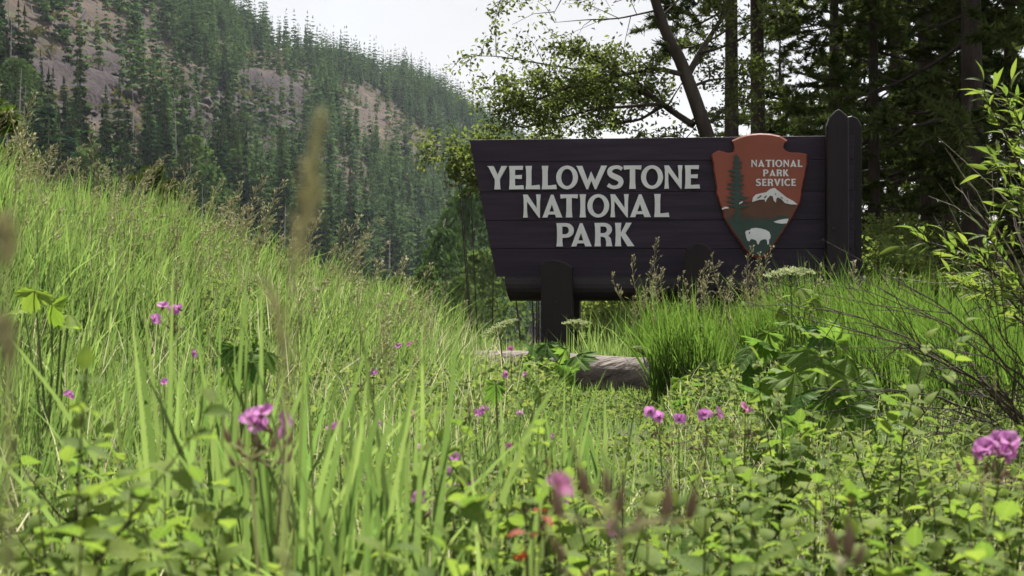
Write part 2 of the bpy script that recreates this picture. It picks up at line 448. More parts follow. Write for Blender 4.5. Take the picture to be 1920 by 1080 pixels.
tag(g_obj, "grassy meadow ground sloping up on the left and dropping to the valley", "ground", kind='structure')
tag(m_obj, "steep brown mountainside with rock bands above the forest", "mountain", kind='structure')

def hz(x, y): return float(H(np.array([x]), np.array([y]))[0])

# ------------------------------------------------------------------ haze
hb = MB()
x0, x1, y0, y1, z0, z1 = -930, 930, -930, 930, -18, 236
cs = [hb.vert((x, y, z)) for z in (z0, z1) for y in (y0, y1) for x in (x0, x1)]
for f in ((0, 2, 3, 1), (4, 5, 7, 6), (0, 1, 5, 4), (2, 6, 7, 3), (0, 4, 6, 2), (1, 3, 7, 5)): hb.face([cs[i] for i in f])
hm, hnt = mat("haze_air")
ho = N(hnt, "ShaderNodeOutputMaterial"); hv = N(hnt, "ShaderNodeVolumePrincipled")
hv.inputs['Color'].default_value = (0.78, 0.87, 1.0, 1); hv.inputs['Density'].default_value = 0.00008; hv.inputs['Anisotropy'].default_value = 0.3
hnt.links.new(hv.outputs[0], ho.inputs['Volume'])
tag(hb.build("haze", hm), "thin pale haze filling the valley air", "haze", kind='stuff')

# ------------------------------------------------------------------ far forest on the mountain
def far_conifer(seed, whorls, per, Rw, gaps=0.0, droop=0.35):
    """unit-height crown: drooping kite-shaped boughs in whorls"""
    rg = random.Random(seed); mb = MB()
    for i in range(whorls):
        t = (i + rg.random() * 0.8) / whorls
        z = 0.10 + 0.88 * t
        r = Rw * ((1 - t) ** 0.85 * 0.95 + 0.05) * rg.uniform(0.65, 1.2)
        if rg.random() < gaps: r *= 0.3
        a0 = rg.random() * 6.28
        for k in range(per):
            a = a0 + 6.283 * k / per + rg.uniform(-.35, .35); rr = r * rg.uniform(0.6, 1.15)
            dz = -droop * rr * rg.uniform(0.4, 1.5); w = rr * rg.uniform(0.22, 0.40); hang = rg.uniform(0.02, 0.05) * (1.15 - t)
            d = Vector((math.cos(a), math.sin(a), 0)); sd = Vector((-d.y, d.x, 0))
            mb.tint = rg.random()
            c = mb.vert((0, 0, z)); tip = mb.vert(d * rr + Vector((0, 0, z + dz)))
            m1 = mb.vert(d * rr * 0.55 + sd * w + Vector((0, 0, z + dz * 0.75 - hang)))
            m2 = mb.vert(d * rr * 0.55 - sd * w + Vector((0, 0, z + dz * 0.75 - hang)))
            mb.face((c, m1, tip)); mb.face((c, tip, m2))
    c = [mb.vert((math.cos(a) * 0.012, math.sin(a) * 0.012, 0.93)) for a in (0, 2.1, 4.2)]; t = mb.vert((0, 0, 1.0))
    for k in range(3): mb.face((c[k], c[(k + 1) % 3], t))
    return mb
def far_trunk(top=0.96, r=0.011):
    mb = MB(); mb.tube([(0, 0, -0.04), (0, 0, 0.4), (0, 0, top)], [r, r * 0.7, r * 0.2], 5, False); return mb
def far_snag(seed):
    rg = random.Random(seed); mb = MB(); mb.tube([(0, 0, -0.04), (0.005, 0, 0.5), (0.012, 0.004, 1)], [0.011, 0.008, 0.002], 5, False)
    for i in range(22):
        z = rg.uniform(0.3, 0.97); a = rg.random() * 6.28; L = rg.uniform(0.02, 0.075) * (1.25 - z)
        mb.tube([(0, 0, z), (math.cos(a) * L, math.sin(a) * L, z - L * 0.3)], [0.003, 0.001], 3, False)
    return mb
def far_round(seed):
    rg = random.Random(seed); mb = MB()
    for i in range(2200):
        a = rg.random() * 6.28; t = rg.random(); z = 0.18 + 0.82 * t
        r = 0.26 * math.sin(math.pi * min(0.97, (0.12 + 0.85 * t))) ** 0.7 * (rg.random() ** 0.4) * (1 + 0.25 * math.sin(3 * a + 5 * t))
        p = Vector((math.cos(a) * r, math.sin(a) * r, z)); s = rg.uniform(0.010, 0.024)
        u = Vector((rg.gauss(0, 1), rg.gauss(0, 1), rg.gauss(0, 1))).normalized(); w = u.orthogonal().normalized()
        mb.tint = rg.random()
        mb.face([mb.vert(p + u * s), mb.vert(p + w * s * 0.8), mb.vert(p - u * s), mb.vert(p - w * s * 0.8)])
    return mb
CROWNS = [far_conifer(i, w, p, r, g, d).mesh("conifer_crown", M['far_needle']) for i, (w, p, r, g, d) in enumerate(
    [(26, 9, 0.155, .1, .4), (26, 9, 0.125, .15, .5), (28, 9, 0.175, .1, .35), (22, 8, 0.14, .3, .3), (26, 9, 0.20, .12, .3), (26, 8, 0.11, .1, .6)])]
TRUNK = far_trunk().mesh("conifer_trunk", M['far_bark'])
SNAGS = [far_snag(i).mesh("snag_trunk", M['snag']) for i in range(3)]
ROUND = [far_round(i).mesh("broadleaf_crown", M['far_leaf']) for i in range(2)]

n = 25000
u = rng.uniform(-0.46, 0.14, n); D = np.sqrt(rng.uniform(95 ** 2, 730 ** 2, n))
X = u * D; Y = D; Z = H(X, Y)
ppx = 960 + u / K; ppy = 540 - Z / Y / K
ok = (Z > -13.2) & (ppx > -90) & (ppx < 1110) & (ppy > -40) & (ppy < 720)
bare = np.zeros(n, bool)
for z in ZONES: bare |= in_poly(ppx, ppy, z)
ok &= (~bare) | (rng.random(n) < 0.11)
clump = fbm(X / 22.0 + 40, Y / 22.0, 2)
ok &= rng.random(n) < (0.8 + 2.2 * clump)
ok &= ~((ppx < 250) & (ppy < 60) & (rng.random(n) < 0.75))
X, Y, Z, ppx, ppy = X[ok], Y[ok], Z[ok], ppx[ok], ppy[ok]
sk_p = np.concatenate([rng.uniform(470, 1000, 420), rng.uniform(240, 470, 60)]); sk_u = (sk_p - 960) * K; Dg = np.linspace(150, 800, 500)
Hg = H(sk_u[:, None] * Dg[None], np.broadcast_to(Dg[None], (len(sk_u), 500)))
kk = np.argmax(Hg / Dg[None], 1); Dk = np.clip(Dg[kk] + rng.normal(-6, 14, len(kk)), 150, 800)
X = np.concatenate([X, sk_u * Dk]); Y = np.concatenate([Y, Dk]); Z = H(X, Y); ppx = 960 + X / Y / K; ppy = 540 - Z / Y / K
hgt = rng.uniform(7.5, 14.5, len(X)) * (0.85 + 0.5 * rng.random(len(X)) ** 3) * (1 + 0.32 * (1 - smoothstep(170, 300, Y)))
kindv = rng.random(len(X))
size = hgt / Y
order = np.argsort(-size)
vis_rank = 0; big = []; small = []
for i in order:
    top = 540 - (Z[i] + hgt[i]) / Y[i] / K
    inview = -20 < ppx[i] < 1000 and top < 640 and ppy[i] > 0
    if inview and vis_rank < 285: big.append(i); vis_rank += 1
    elif top < 700 and ppx[i] > -60: small.append(i)
TONES = ["dark", "slim dark", "broad", "ragged thin", "wide skirted", "very slender"]
for i in big:
    kv = kindv[i]; r = random.Random(int(i))
    e = empty("conifer_tree" if kv > 0.13 else ("dead_tree" if kv < 0.075 else "broadleaf_tree"), (X[i], Y[i], Z[i]), r.random() * 6.28)
    e.scale = (hgt[i] * r.uniform(0.7, 1.35),) * 2 + (hgt[i],); e.rotation_euler = (r.gauss(0, .025), r.gauss(0, .025), r.random() * 6.28)
    colm = "far left of the view" if ppx[i] < 160 else ("above the seed heads on the bank" if ppx[i] < 380 else ("left of the tall blurred spike" if ppx[i] < 540 else ("behind the tall blurred spike" if ppx[i] < 660 else ("left of the sign" if ppx[i] < 800 else "at the sign edge"))))
    sz = "tall " if hgt[i] > 17.5 else ("short " if hgt[i] < 12.5 else "")
    zone = "near skyline" if ppy[i] < 290 - (900 - ppx[i]) * 0.25 and ppx[i] > 540 else ("high on mountainside" if ppy[i] < 230 else ("below the bare rock" if ppy[i] < 420 else "low beyond the bank"))
    if kv < 0.075:
        link("trunk", SNAGS[i % 3], e)
        tag(e, sz + "bare grey dead trunk " + zone + ", " + colm, "tree", "trees on the mountainside")
    elif kv <= 0.13:
        e.scale = (hgt[i] * 0.8,) * 3
        link("trunk", TRUNK, e); link("crown", ROUND[i % 2], e)
        tag(e, sz + "light green leafy tree " + zone + ", " + colm, "tree", "trees on the mountainside")
    else:
        c = int(r.random() * 6)
        link("trunk", TRUNK, e); link("crown", CROWNS[c], e)
        tag(e, sz + TONES[c] + " conifer " + zone + ", " + colm, "tree", "trees on the mountainside")

def join_copies(name, temps, items, m):
    vs, fs, ts = [], [], []; o = 0
    for (t, M4, tint) in items:
        tv, tf, tt = temps[t]
        a = np.array(M4)
        vv = tv @ a[:3, :3].T + a[:3, 3]
        vs.append(vv); fs.append(tf + o); o += len(tv); ts.append(np.clip(tt * 0.5 + tint * 0.5, 0, 1))
    return np_mesh(name, np.concatenate(vs), np.concatenate(fs), m, False, {"tint": np.concatenate(ts)})
def tri_temp(mb):
    f = []
    for q in mb.f:
        for k in range(1, len(q) - 1): f.append((q[0], q[k], q[k + 1]))
    return np.array(mb.v), np.array(f), np.array(mb.t)
lowt = [tri_temp(far_conifer(30 + i, 13, 6, rr, .12, d)) for i, (rr, d) in enumerate([(0.155, .4), (0.125, .5), (0.185, .3), (0.115, .5)])]
items = []
for i in small:
    sc = hgt[i]; rz = rng.random() * 6.28
    M4 = Matrix.Translation((X[i], Y[i], Z[i])) @ Matrix.Rotation(rz, 4, 'Z') @ Matrix.Rotation(rng.normal(0, .03), 4, 'X') @ Matrix.Diagonal((sc * rng.uniform(.75, 1.35),) * 2 + (sc, 1))
    items.append((int(kindv[i] * 4) % 4, M4, rng.random()))
ff = link("forest", join_copies("forest", lowt, items, M['far_needle_stuff']))
tag(ff, "dense far conifer forest covering the mountainside", "forest", kind='stuff')
print("far trees", len(big), len(small))

n = 16000
u = rng.uniform(-0.46, 0.10, n); D = np.sqrt(rng.uniform(120 ** 2, 700 ** 2, n)); sx_ = u * D; sy_ = D; sz_ = H(sx_, sy_)
qx = 960 + u / K; qy = 540 - sz_ / D / K; inz = np.zeros(n, bool)
for z in ZONES: inz |= in_poly(qx, qy, z)
pk = (inz | (rng.random(n) < 0.06)) & (fbm(sx_ / 9, sy_ / 9, 3) > 0.0)
SC = np.stack([sx_, sy_, sz_], 1)[pk]
sv, stt = [], []
for c in SC:
    r_ = rng.uniform(.4, 1.5); k_ = 14; p_ = rng.normal(0, 1, (k_, 3)) * r_ * np.array([.5, .5, .25]) + c + np.array([0, 0, r_ * .35])
    d1 = rng.normal(0, 1, (k_, 3)) * r_ * .3; d2 = rng.normal(0, 1, (k_, 3)) * r_ * .3
    sv.append(np.stack([p_ - d1, p_ + d2, p_ + d1], 1).reshape(-1, 3)); stt.append(np.full(k_ * 3, rng.random()))
sv = np.concatenate(sv); so = link("scrub", np_mesh("scrub", sv, np.arange(len(sv)).reshape(-1, 3), M['scrub'], False, {"tint": np.concatenate(stt)}))
tag(so, "low dry scrub dotted over the bare brown slopes", "scrub", kind='stuff')

for i, (px, top, D, hh) in enumerate(((885, 355, 95, 17), (835, 430, 85, 11), (905, 470, 70, 10), (800, 500, 80, 8), (745, 520, 75, 7), (865, 520, 60, 7))):
    e = empty("cottonwood_tree", ((px - 960) * K * D, D, (540 - top) * K * D - hh), i * 1.3); e.scale = (hh * .8, hh * .8, hh)
    link("trunk", TRUNK, e); link("crown", ROUND[i % 2], e)
    tag(e, ("tall light green cottonwood at the left edge of the sign", "rounded green cottonwood standing left of the tallest one by the sign", "bushy cottonwood under the lower left corner of the sign", "low cottonwood just above the bank's lower end", "smallest cottonwood above the bank, farthest from the sign", "short cottonwood low beside the log beam's left end")[i], "tree", "cottonwoods in the valley left of the sign")

n = 9000
u = rng.uniform(-0.42, 0.02, n); D = np.sqrt(rng.uniform(130 ** 2, 650 ** 2, n)); rx_ = u * D; rz_ = H(rx_, D)
qx = 960 + u / K; qy = 540 - rz_ / D / K; inz = np.zeros(n, bool)
for z in CLIFFS + ZONES[:1]: inz |= in_poly(qx, qy, z)
sel = np.where(inz & (fbm(rx_ / 14 + 5, D / 14, 3) > -0.06))[0][:750]
import itertools
t_ = (1 + 5 ** .5) / 2
ico = np.array([(-1, t_, 0), (1, t_, 0), (-1, -t_, 0), (1, -t_, 0), (0, -1, t_), (0, 1, t_), (0, -1, -t_), (0, 1, -t_), (t_, 0, -1), (t_, 0, 1), (-t_, 0, -1), (-t_, 0, 1)]) / 1.9
icf = np.array([(0, 11, 5), (0, 5, 1), (0, 1, 7), (0, 7, 10), (0, 10, 11), (1, 5, 9), (5, 11, 4), (11, 10, 2), (10, 7, 6), (7, 1, 8), (3, 9, 4), (3, 4, 2), (3, 2, 6), (3, 6, 8), (3, 8, 9), (4, 9, 5), (2, 4, 11), (6, 2, 10), (8, 6, 7), (9, 8, 1)])
rv, rf = [], []
for k, i in enumerate(sel):
    sz = rng.uniform(.3, 1.0) * (1.8 if rng.random() < .1 else 1)
    vv = ico * rng.uniform(.45, 1.4, (12, 1)) * sz * np.array([1.4, 1.2, .9]) @ np.array(Matrix.Rotation(rng.random() * 6.28, 3, 'Z'))
    rv.append(vv + np.array([rx_[i], D[i], rz_[i] + .1 * sz])); rf.append(icf + 12 * k)
ro = link("rocks", np_mesh("rocks", np.concatenate(rv), np.concatenate(rf), M['rock']))
tag(ro, "dark angular rocks breaking through the bare mountainside", "rocks", kind='stuff')

def raycast_mtn(px, py):
    uu = (px - 960) * K; vv = (540 - py) * K
    Ds = np.linspace(100, 720, 1500); hh = H(uu * Ds, Ds)
    k = np.argmax(hh > vv * Ds)
    return Vector((uu * Ds[k], Ds[k], hh[k]))
for (a, b, lab) in (((82, 40), (113, 27), "white fallen trunk lying on the bare slope at upper left"),):
    pa = raycast_mtn(*a); pb = raycast_mtn(*b); pb = pa + Vector((pb.x - pa.x, 3, (40 - 27) * K * pa.y))
    mb = MB(); mb.tube([pa + Vector((0, 0, .6)), (pa + pb) / 2 + Vector((0, 0, .8)), pb + Vector((0, 0, .6))], [0.32, 0.28, 0.12], 6)
    mb.tube([(pa + pb) / 2 + Vector((0, 0, .8)), (pa + pb) / 2 + Vector((-.3, 0, 2.6))], [0.12, 0.04], 5)
    tag(mb.build("fallen_tree", M['snag']), lab, "fallen tree")
pa = raycast_mtn(153, 62); s = pa.y * K
mb = MB(); mb.tube([pa, pa + Vector((-1 * s, 0, 18 * s)), pa + Vector((3 * s, 0, 30 * s)), pa + Vector((7 * s, 0, 37 * s))], [0.3, 0.3, 0.25, 0.12], 6)
tag(mb.build("dead_snag", M['snag']), "pale crooked dead snag standing on bare slope", "dead tree")

# ------------------------------------------------------------------ park sign
SD, YAW = 10.8, R(7.0)
S0 = Vector(((1245 - 960) * K * SD, SD, 0))
sx = Vector((math.cos(YAW), -math.sin(YAW), 0)); sn = Vector((-math.sin(YAW), -math.cos(YAW), 0))   # along the board, out of its face
def SP(px, py, off=0.0):
    """photograph point -> (x, z) in the sign's own plane, `off` metres in front of the board face"""
    d = Vector(((px - 960) * K, 1, (540 - py) * K)); o = S0 + sn * off
    t = o.dot(sn) / d.dot(sn); p = d * t
    return ((p - S0).dot(sx), p.z - base_z)
base_z = hz(S0.x, S0.y)
sign = empty("park_sign", (S0.x, S0.y, base_z), -YAW)
tag(sign, "dark brown wooden park entrance sign with white lettering and red arrowhead emblem", "sign")
def SPL(pts, off=0.0): return [SP(a, b, off) for a, b in pts]

def edge_left(py): return 880 + (py - 262) * 50 / 256.0
seams = [(262, 254), (303.5, 299), (360, 358), (413, 412), (466, 466), (519, 519)]
for i in range(5):
    (lt, rt), (lb, rb) = seams[i], seams[i + 1]
    xl0, zl0 = SP(edge_left(lt), lt); xl1, zl1 = SP(edge_left(lb), lb)
    xr0, zr0 = SP(1602, rt); xr1, zr1 = SP(1600, rb)
    g = 0.0007
    mb = MB()
    off = 0.0
    top = -0.001 if i == 0 else -g
    loop = [(xl0, zl0 + top), (xl1, zl1 + g), (xr1, zr1 + g), (xr0, zr0 + top)]
    # chamfered front lip
    lip = 0.0014
    mb.prism([loop], 0.004 - off, 0.055)
    inn = [(xl0 + lip, zl0 + top - lip), (xl1 + lip, zl1 + g + lip), (xr1 - lip, zr1 + g + lip), (xr0 - lip, zr0 + top - lip)]
    fr = [mb.vert((p[0], 0.004 - off - 0.0005, p[1])) for p in loop]; fi = [mb.vert((p[0], -0.004 - off, p[1])) for p in inn]
    for k in range(4): mb.face((fr[k], fr[(k + 1) % 4], fi[(k + 1) % 4], fi[k]))
    mb.face(fi)
    mb.build("plank", M['board'], sign)

pl, pr = SP(edge_left(262) + 9, 268), SP(1598, 262)
ql, qr = SP(edge_left(519) + 6, 514), SP(1596, 514)
mb = MB(); mb.prism([[pl, ql, qr, pr]], 0.0555, 0.088); mb.build("backing_board", M['board'], sign)

def ell(cx, cy, rx, ry, n=28, a0=0, a1=360):
    return [(cx + rx * math.cos(R(a0 + (a1 - a0) * i / (n if a1 - a0 == 360 else n - 1))), cy + ry * math.sin(R(a0 + (a1 - a0) * i / (n if a1 - a0 == 360 else n - 1)))) for i in range(n)]
def stroke(pts, wd):
    def cr(p0, p1, p2, p3, t): return tuple(0.5 * ((2 * b) + (-a + c) * t + (2 * a - 5 * b + 4 * c - d) * t * t + (-a + 3 * b - 3 * c + d) * t ** 3) for a, b, c, d in zip(p0, p1, p2, p3))
    q = []; w = []
    for i in range(len(pts) - 1):
        p0 = pts[max(0, i - 1)]; p3 = pts[min(len(pts) - 1, i + 2)]
        for k in range(3):
            t = k / 3; q.append(cr(p0, pts[i], pts[i + 1], p3, t)); w.append(wd[i] * (1 - t) + wd[i + 1] * t)
    q.append(pts[-1]); w.append(wd[-1]); l, r = [], []
    for i, p in enumerate(q):
        a = q[max(0, i - 1)]; b = q[min(len(q) - 1, i + 1)]; dx, dy = b[0] - a[0], b[1] - a[1]; L = math.hypot(dx, dy) or 1
        nx, ny = -dy / L, dx / L
        l.append((p[0] + nx * w[i] / 2, p[1] + ny * w[i] / 2)); r.append((p[0] - nx * w[i] / 2, p[1] - ny * w[i] / 2))
    return l + r[::-1]
def bowl(xs, yt, yb, xr, n=9):  # right half-round from (xs,yt) round to (xs,yb)
    return [(xs + (xr - xs) * math.cos(R(90 - 180 * i / (n - 1))), (yt + yb) / 2 + (yt - yb) / 2 * math.sin(R(90 - 180 * i / (n - 1)))) for i in range(n)]
ST = [(0, 0), (.025, .2), (.032, .5), (.025, .8), (0, 1)]
G = {
 'Y': (.86, [[(0, 1), (.26, 1), (.28, .985), (.45, .62), (.6, .96), (.6, 1), (.86, 1), (.55, .44), (.55, .2), (.575, 0), (.305, 0), (.33, .2), (.33, .42), (.06, .95)]]),
 'E': (.64, [ST + [(.60, 1), (.585, .83), (.255, .845), (.255, .6), (.55, .615), (.54, .44), (.255, .455), (.255, .155), (.615, .175), (.64, 0)]]),
 'L': (.63, [ST + [(.27, 1), (.25, .75), (.25, .155), (.6, .19), (.63, 0)]]),
 'T': (.77, [[(0, 1), (.77, 1), (.75, .82), (.5, .85), (.5, .3), (.525, 0), (.245, 0), (.27, .3), (.27, .85), (.02, .82)]]),
 'I': (.27, [ST + [(.27, 1), (.245, .8), (.238, .5), (.245, .2), (.27, 0)]]),
 'N': (.77, [ST + [(.19, 1), (.6, .4), (.6, .75), (.57, 1), (.77, 1), (.74, .7), (.735, -.01), (.69, -.01), (.17, .70), (.17, .3), (.2, 0)]]),
 'O': (.94, [ell(.47, .5, .47, .51), ell(.47, .5, .255, .37)]),
 'W': (1.33, [[(0, 1), (.27, 1), (.5, .38), (.65, .76), (.82, .38), (1.07, .96), (1.07, 1), (1.33, 1), (.87, -.01), (.81, -.01), (.655, .36), (.52, -.01), (.45, -.01), (.05, .94)]]),
 'A': (.88, [[(0, 0), (.03, .03), (.38, .99), (.48, .99), (.85, .03), (.88, 0), (.585, 0), (.59, .03), (.55, .13), (.27, .13), (.225, 0)], [(.315, .255), (.42, .58), (.515, .255)]]),
 'P': (.75, [ST + [(.40, 1)] + bowl(.42, 1, .37, .75) + [(.255, .37), (.255, .2), (.275, 0)], [(.25, .85)] + bowl(.38, .85, .52, .535) + [(.25, .52)]]),
 'R': (.76, [ST + [(.40, 1)] + bowl(.42, 1, .43, .745)[:7] + [(.58, .445), (.68, .36), (.715, .2), (.76, 0), (.49, 0), (.5, .18), (.46, .35), (.38, .40), (.255, .41), (.255, .2), (.275, 0)], [(.25, .85)] + bowl(.38, .85, .56, .53) + [(.25, .56)]]),
 'K': (.84, [ST + [(.27, 1), (.25, .75), (.25, .57), (.46, .96), (.45, 1), (.72, 1), (.69, .95), (.45, .56), (.80, .05), (.84, 0), (.54, 0), (.25, .46), (.25, .2), (.275, 0)]]),
 'S': (.74, [stroke([(.66, .84), (.52, .925), (.33, .925), (.17, .85), (.125, .72), (.2, .6), (.37, .515), (.55, .42), (.615, .29), (.55, .14), (.38, .07), (.2, .09), (.05, .18)], [.15, .15, .15, .19, .21, .23, .24, .24, .22, .18, .15, .15, .17])]),
 'C': (.84, [stroke([(.76, .80), (.62, .91), (.44, .92), (.22, .80), (.12, .5), (.22, .2), (.44, .08), (.62, .09), (.76, .2)], [.18, .17, .17, .21, .23, .21, .17, .17, .18])]),
 'V': (.88, [[(0, 1), (.27, 1), (.45, .34), (.62, 1), (.88, 1), (.52, 0), (.37, 0)]]),
}
def zx(x): return 900 + x / 4.3636
def zy(y): return 300 + y / 4.3636
LINES = [
 ((47, 239), "YELLOWSTONE", [(62, 225), (240, 362), (375, 495), (507, 630), (625, 803), (787, 1040), (1038, 1178), (1175, 1322), (1318, 1498), (1508, 1657), (1675, 1800)]),
 ((281, 470), "NATIONAL", [(355, 498), (510, 678), (658, 803), (817, 868), (880, 1058), (1068, 1217), (1225, 1402), (1425, 1550)]),
 ((515, 707), "PARK", [(627, 770), (745, 918), (938, 1084), (1105, 1265)]),
]
for (yt, yb), txt, ext in LINES:
    for ch, (xa, xb) in zip(txt, ext):
        w, loops = G[ch]
        tilt = (xa - 930) * -0.004
        a = SP(zx(xa), zy(yb + tilt)); b = SP(zx(xb), zy(yt + tilt))
        lp = [[(a[0] + p[0] / w * (b[0] - a[0]), a[1] + p[1] * (b[1] - a[1])) for p in l] for l in loops]
        mb = MB(); mb.prism(lp, -0.024, -0.0025)
        mb.build("letter", M['white_paint'], sign)

# arrowhead emblem
def ez(p): return SP(1320 + p[0] / 4.153, 240 + p[1] / 4.153)
AH = [(215, 100), (250, 84), (290, 68), (330, 57), (370, 50), (440, 45), (520, 50), (590, 65), (645, 98), (628, 112), (620, 130), (613, 152), (632, 178), (655, 189), (680, 195), (740, 196), (802, 208), (800, 250), (802, 290), (790, 325), (786, 370), (772, 420), (764, 470), (757, 490), (758, 520), (747, 580), (715, 640), (692, 690), (662, 735), (640, 770), (600, 830), (560, 890), (510, 960), (470, 1005), (440, 1020), (400, 1015), (350, 990), (310, 945), (270, 885), (230, 830), (180, 750), (152, 700), (143, 650), (130, 620), (115, 575), (105, 540), (94, 515), (96, 470), (85, 400), (80, 370), (72, 330), (70, 280), (55, 225), (62, 205), (88, 190), (115, 178), (160, 190), (195, 198), (225, 190), (233, 165), (228, 130)]
cx, cz = 430, 480
def inset(p, f): return (cx + (p[0] - cx) * f, cz + (p[1] - cz) * f)
em = MB()
outer = [ez(p) for p in AH]; inner = [ez(inset(p, 0.972)) for p in AH]
em.m = 0
nA = len(AH)
fo = [em.vert((p[0], -0.040, p[1])) for p in outer]; bo = [em.vert((p[0], -0.008, p[1])) for p in outer]; fi = [em.vert((p[0], -0.052, p[1])) for p in inner]
for k in range(nA):
    j = (k + 1) % nA
    em.face((fo[k], fo[j], bo[j], bo[k])); em.face((fi[k], fi[j], fo[j], fo[k]))
em.m = 1
tr = tessellate_polygon([[Vector((p[0], p[1], 0)) for p in inner]])
for t in tr: em.face([fi[i] for i in t])
emb = em.build("emblem", [M['em_edge'], M['em_red']], sign)
def layer(name, loops, m, y, th=0.004):
    mb = MB(); mb.prism([[ez(p) for p in l] for l in loops], y - th, y); return mb.build(name, m, emb)
IN = lambda p: inset(p, 0.962)
rr = [IN(p) for p in AH]
right_low = [p for p in rr[26:35]]; left_low = [p for p in rr[35:42]]
mount = [(150, 650), (190, 628), (240, 640), (300, 622), (345, 575), (378, 577), (440, 560), (480, 545), (530, 520), (600, 545), (660, 585), (712, 597)] + [IN((715, 640)), IN((692, 690)), IN((655, 745))] + [(400, 760), (190, 740), IN((165, 722)), IN((147, 670))]
layer("mountain_shape", [mount], M['em_brown'], -0.0525, 0.003)
rg = random.Random(4)
ridge = []
xx = 168
while xx < 560:
    yb = 705 + rg.uniform(-6, 6); ridge += [(xx, yb + 14), (xx + 7, yb - rg.uniform(8, 42) * (1.1 - 0.6 * abs(xx - 300) / 300)), (xx + 14, yb + 10)]; xx += 18
green = [IN((180, 752))] + [(xx_, yy_) for xx_, yy_ in ridge] + [(565, 690), (600, 684), (640, 690), IN((675, 715))] + [IN(p) for p in AH[29:40]]
layer("meadow_shape", [green], M['em_green'], -0.0555, 0.003)
# tree silhouette: trunk with ragged boughs
rg = random.Random(9); Lp, Rp = [], []
yy = 218
while yy < 690:
    t = (yy - 218) / 470
    wl = (34 + 95 * t ** 0.6) * rg.uniform(0.5, 1.0) if yy < 600 else 40 * rg.uniform(.4, 1)
    wr = (34 + 85 * t ** 0.6) * rg.uniform(0.5, 1.0) if yy < 610 else 45 * rg.uniform(.4, 1)
    cxx = 250 + 8 * t
    Lp += [(cxx - 10, yy), (cxx - wl, yy + 16), (cxx - wl * 0.7, yy + 26)]; Rp += [(cxx + 10, yy + 5), (cxx + wr, yy + 20), (cxx + wr * 0.75, yy + 30)]
    yy += 34
tree = [(248, 205)] + Rp + [(280, 735), (235, 735)] + Lp[::-1]
layer("tree_silhouette", [tree], M['em_green'], -0.0590, 0.003)
layer("snow_cap", [[(372, 580), (378, 545), (400, 522), (440, 512), (480, 505), (510, 480), (545, 470), (562, 484), (590, 505), (640, 545), (690, 572), (725, 600), (670, 598), (625, 588), (600, 560), (575, 545), (560, 552), (556, 585), (540, 570), (530, 535), (512, 530), (490, 552), (475, 582), (468, 560), (430, 562)],
    ], M['white_paint'], -0.0590, 0.003)
for q in ([(405, 552), (440, 527), (446, 535), (420, 552)], [(462, 548), (480, 527), (485, 535), (472, 552)], [(590, 538), (608, 548), (612, 556), (596, 548)], [(632, 562), (650, 572), (648, 577)], [(548, 515), (556, 512), (558, 524), (552, 526)]):
    layer("rock_mark", [q], M['em_brown'], -0.0622, 0.002)
layer("lake_shape", [[(538, 733), (575, 720), (615, 712), (655, 709), (640, 745), (600, 748), (560, 742)]], M['white_paint'], -0.0590, 0.003)
layer("cloud_mark", [[(137, 640), (140, 628), (165, 616), (188, 620), (190, 630), (165, 632)]], M['white_paint'], -0.0622, 0.003)
layer("cloud_mark", [[(270, 598), (272, 585), (297, 573), (299, 583), (285, 592)]], M['white_paint'], -0.0622, 0.003)
layer("bison", [[(318, 812), (330, 800), (350, 799), (365, 785), (400, 780), (440, 785), (480, 797), (505, 812), (515, 840), (512, 864), (503, 870), (502, 904), (490, 911), (487, 880), (478, 868), (455, 870), (435, 880), (420, 910), (412, 905), (405, 880), (380, 868), (360, 868), (351, 885), (335, 878), (325, 850)]], M['white_paint'], -0.0590, 0.003)
layer("bison_eye", [[(346, 812), (355, 810), (355, 825), (348, 828)]], M['em_dark'], -0.0622, 0.002)
def word(txt, x0, x1, yt, yb):
    tot = sum(G[c][0] for c in txt) + 0.12 * (len(txt) - 1); k = (x1 - x0) / tot; x = x0
    mb = MB()
    for c in txt:
        w, loops = G[c]
        mb.prism([[ez((x + p[0] * k, yb - p[1] * (yb - yt))) for p in l] for l in loops], -0.0560, -0.0525); x += (w + 0.12) * k
    return mb.build("lettering", M['white_paint'], emb)
word("NATIONAL", 365, 762, 253, 308); word("PARK", 457, 658, 328, 380); word("SERVICE", 400, 712, 400, 455)

def plank_post(name, top_pts, zbot, off_f, off_b, m=M['post']):
    """top_pts: outline of the post's upper end in photograph pixels (left to right), down to the ground"""
    pts = [SP(a, b, -off_f) for a, b in top_pts]
    loop = [(pts[0][0], zbot)] + pts + [(pts[-1][0], zbot)]
    mb = MB(); mb.prism([loop[::-1]], off_f, off_b)
    o = mb.build(name, m, sign)
    bv = o.modifiers.new("bevel", 'BEVEL'); bv.width = 0.012; bv.segments = 2; bv.limit_method = 'ANGLE'; bv.angle_limit = R(40)
    return o
plank_post("post", [(1550, 236), (1556, 219), (1566, 208), (1573, 204), (1580, 209), (1591, 219), (1592, 240)], -0.25, -0.150, -0.008)
plank_post("post", [(1558, 240), (1566, 224), (1597, 217), (1609, 222), (1616, 235)], -0.25, 0.092, 0.26)
plank_post("post", [(1014, 495), (1020, 489), (1043, 487), (1058, 491), (1073, 500)], -0.3, -0.36, -0.215)
plank_post("post", [(1030, 520), (1087, 520)], -0.3, 0.10, 0.24)
plank_post("post", [(1284, 482), (1288, 466), (1298, 458), (1312, 455), (1325, 458), (1335, 467), (1339, 484)], -0.3, -0.36, -0.215)
plank_post("post", [(1290, 520), (1350, 520)], -0.3, 0.10, 0.24)
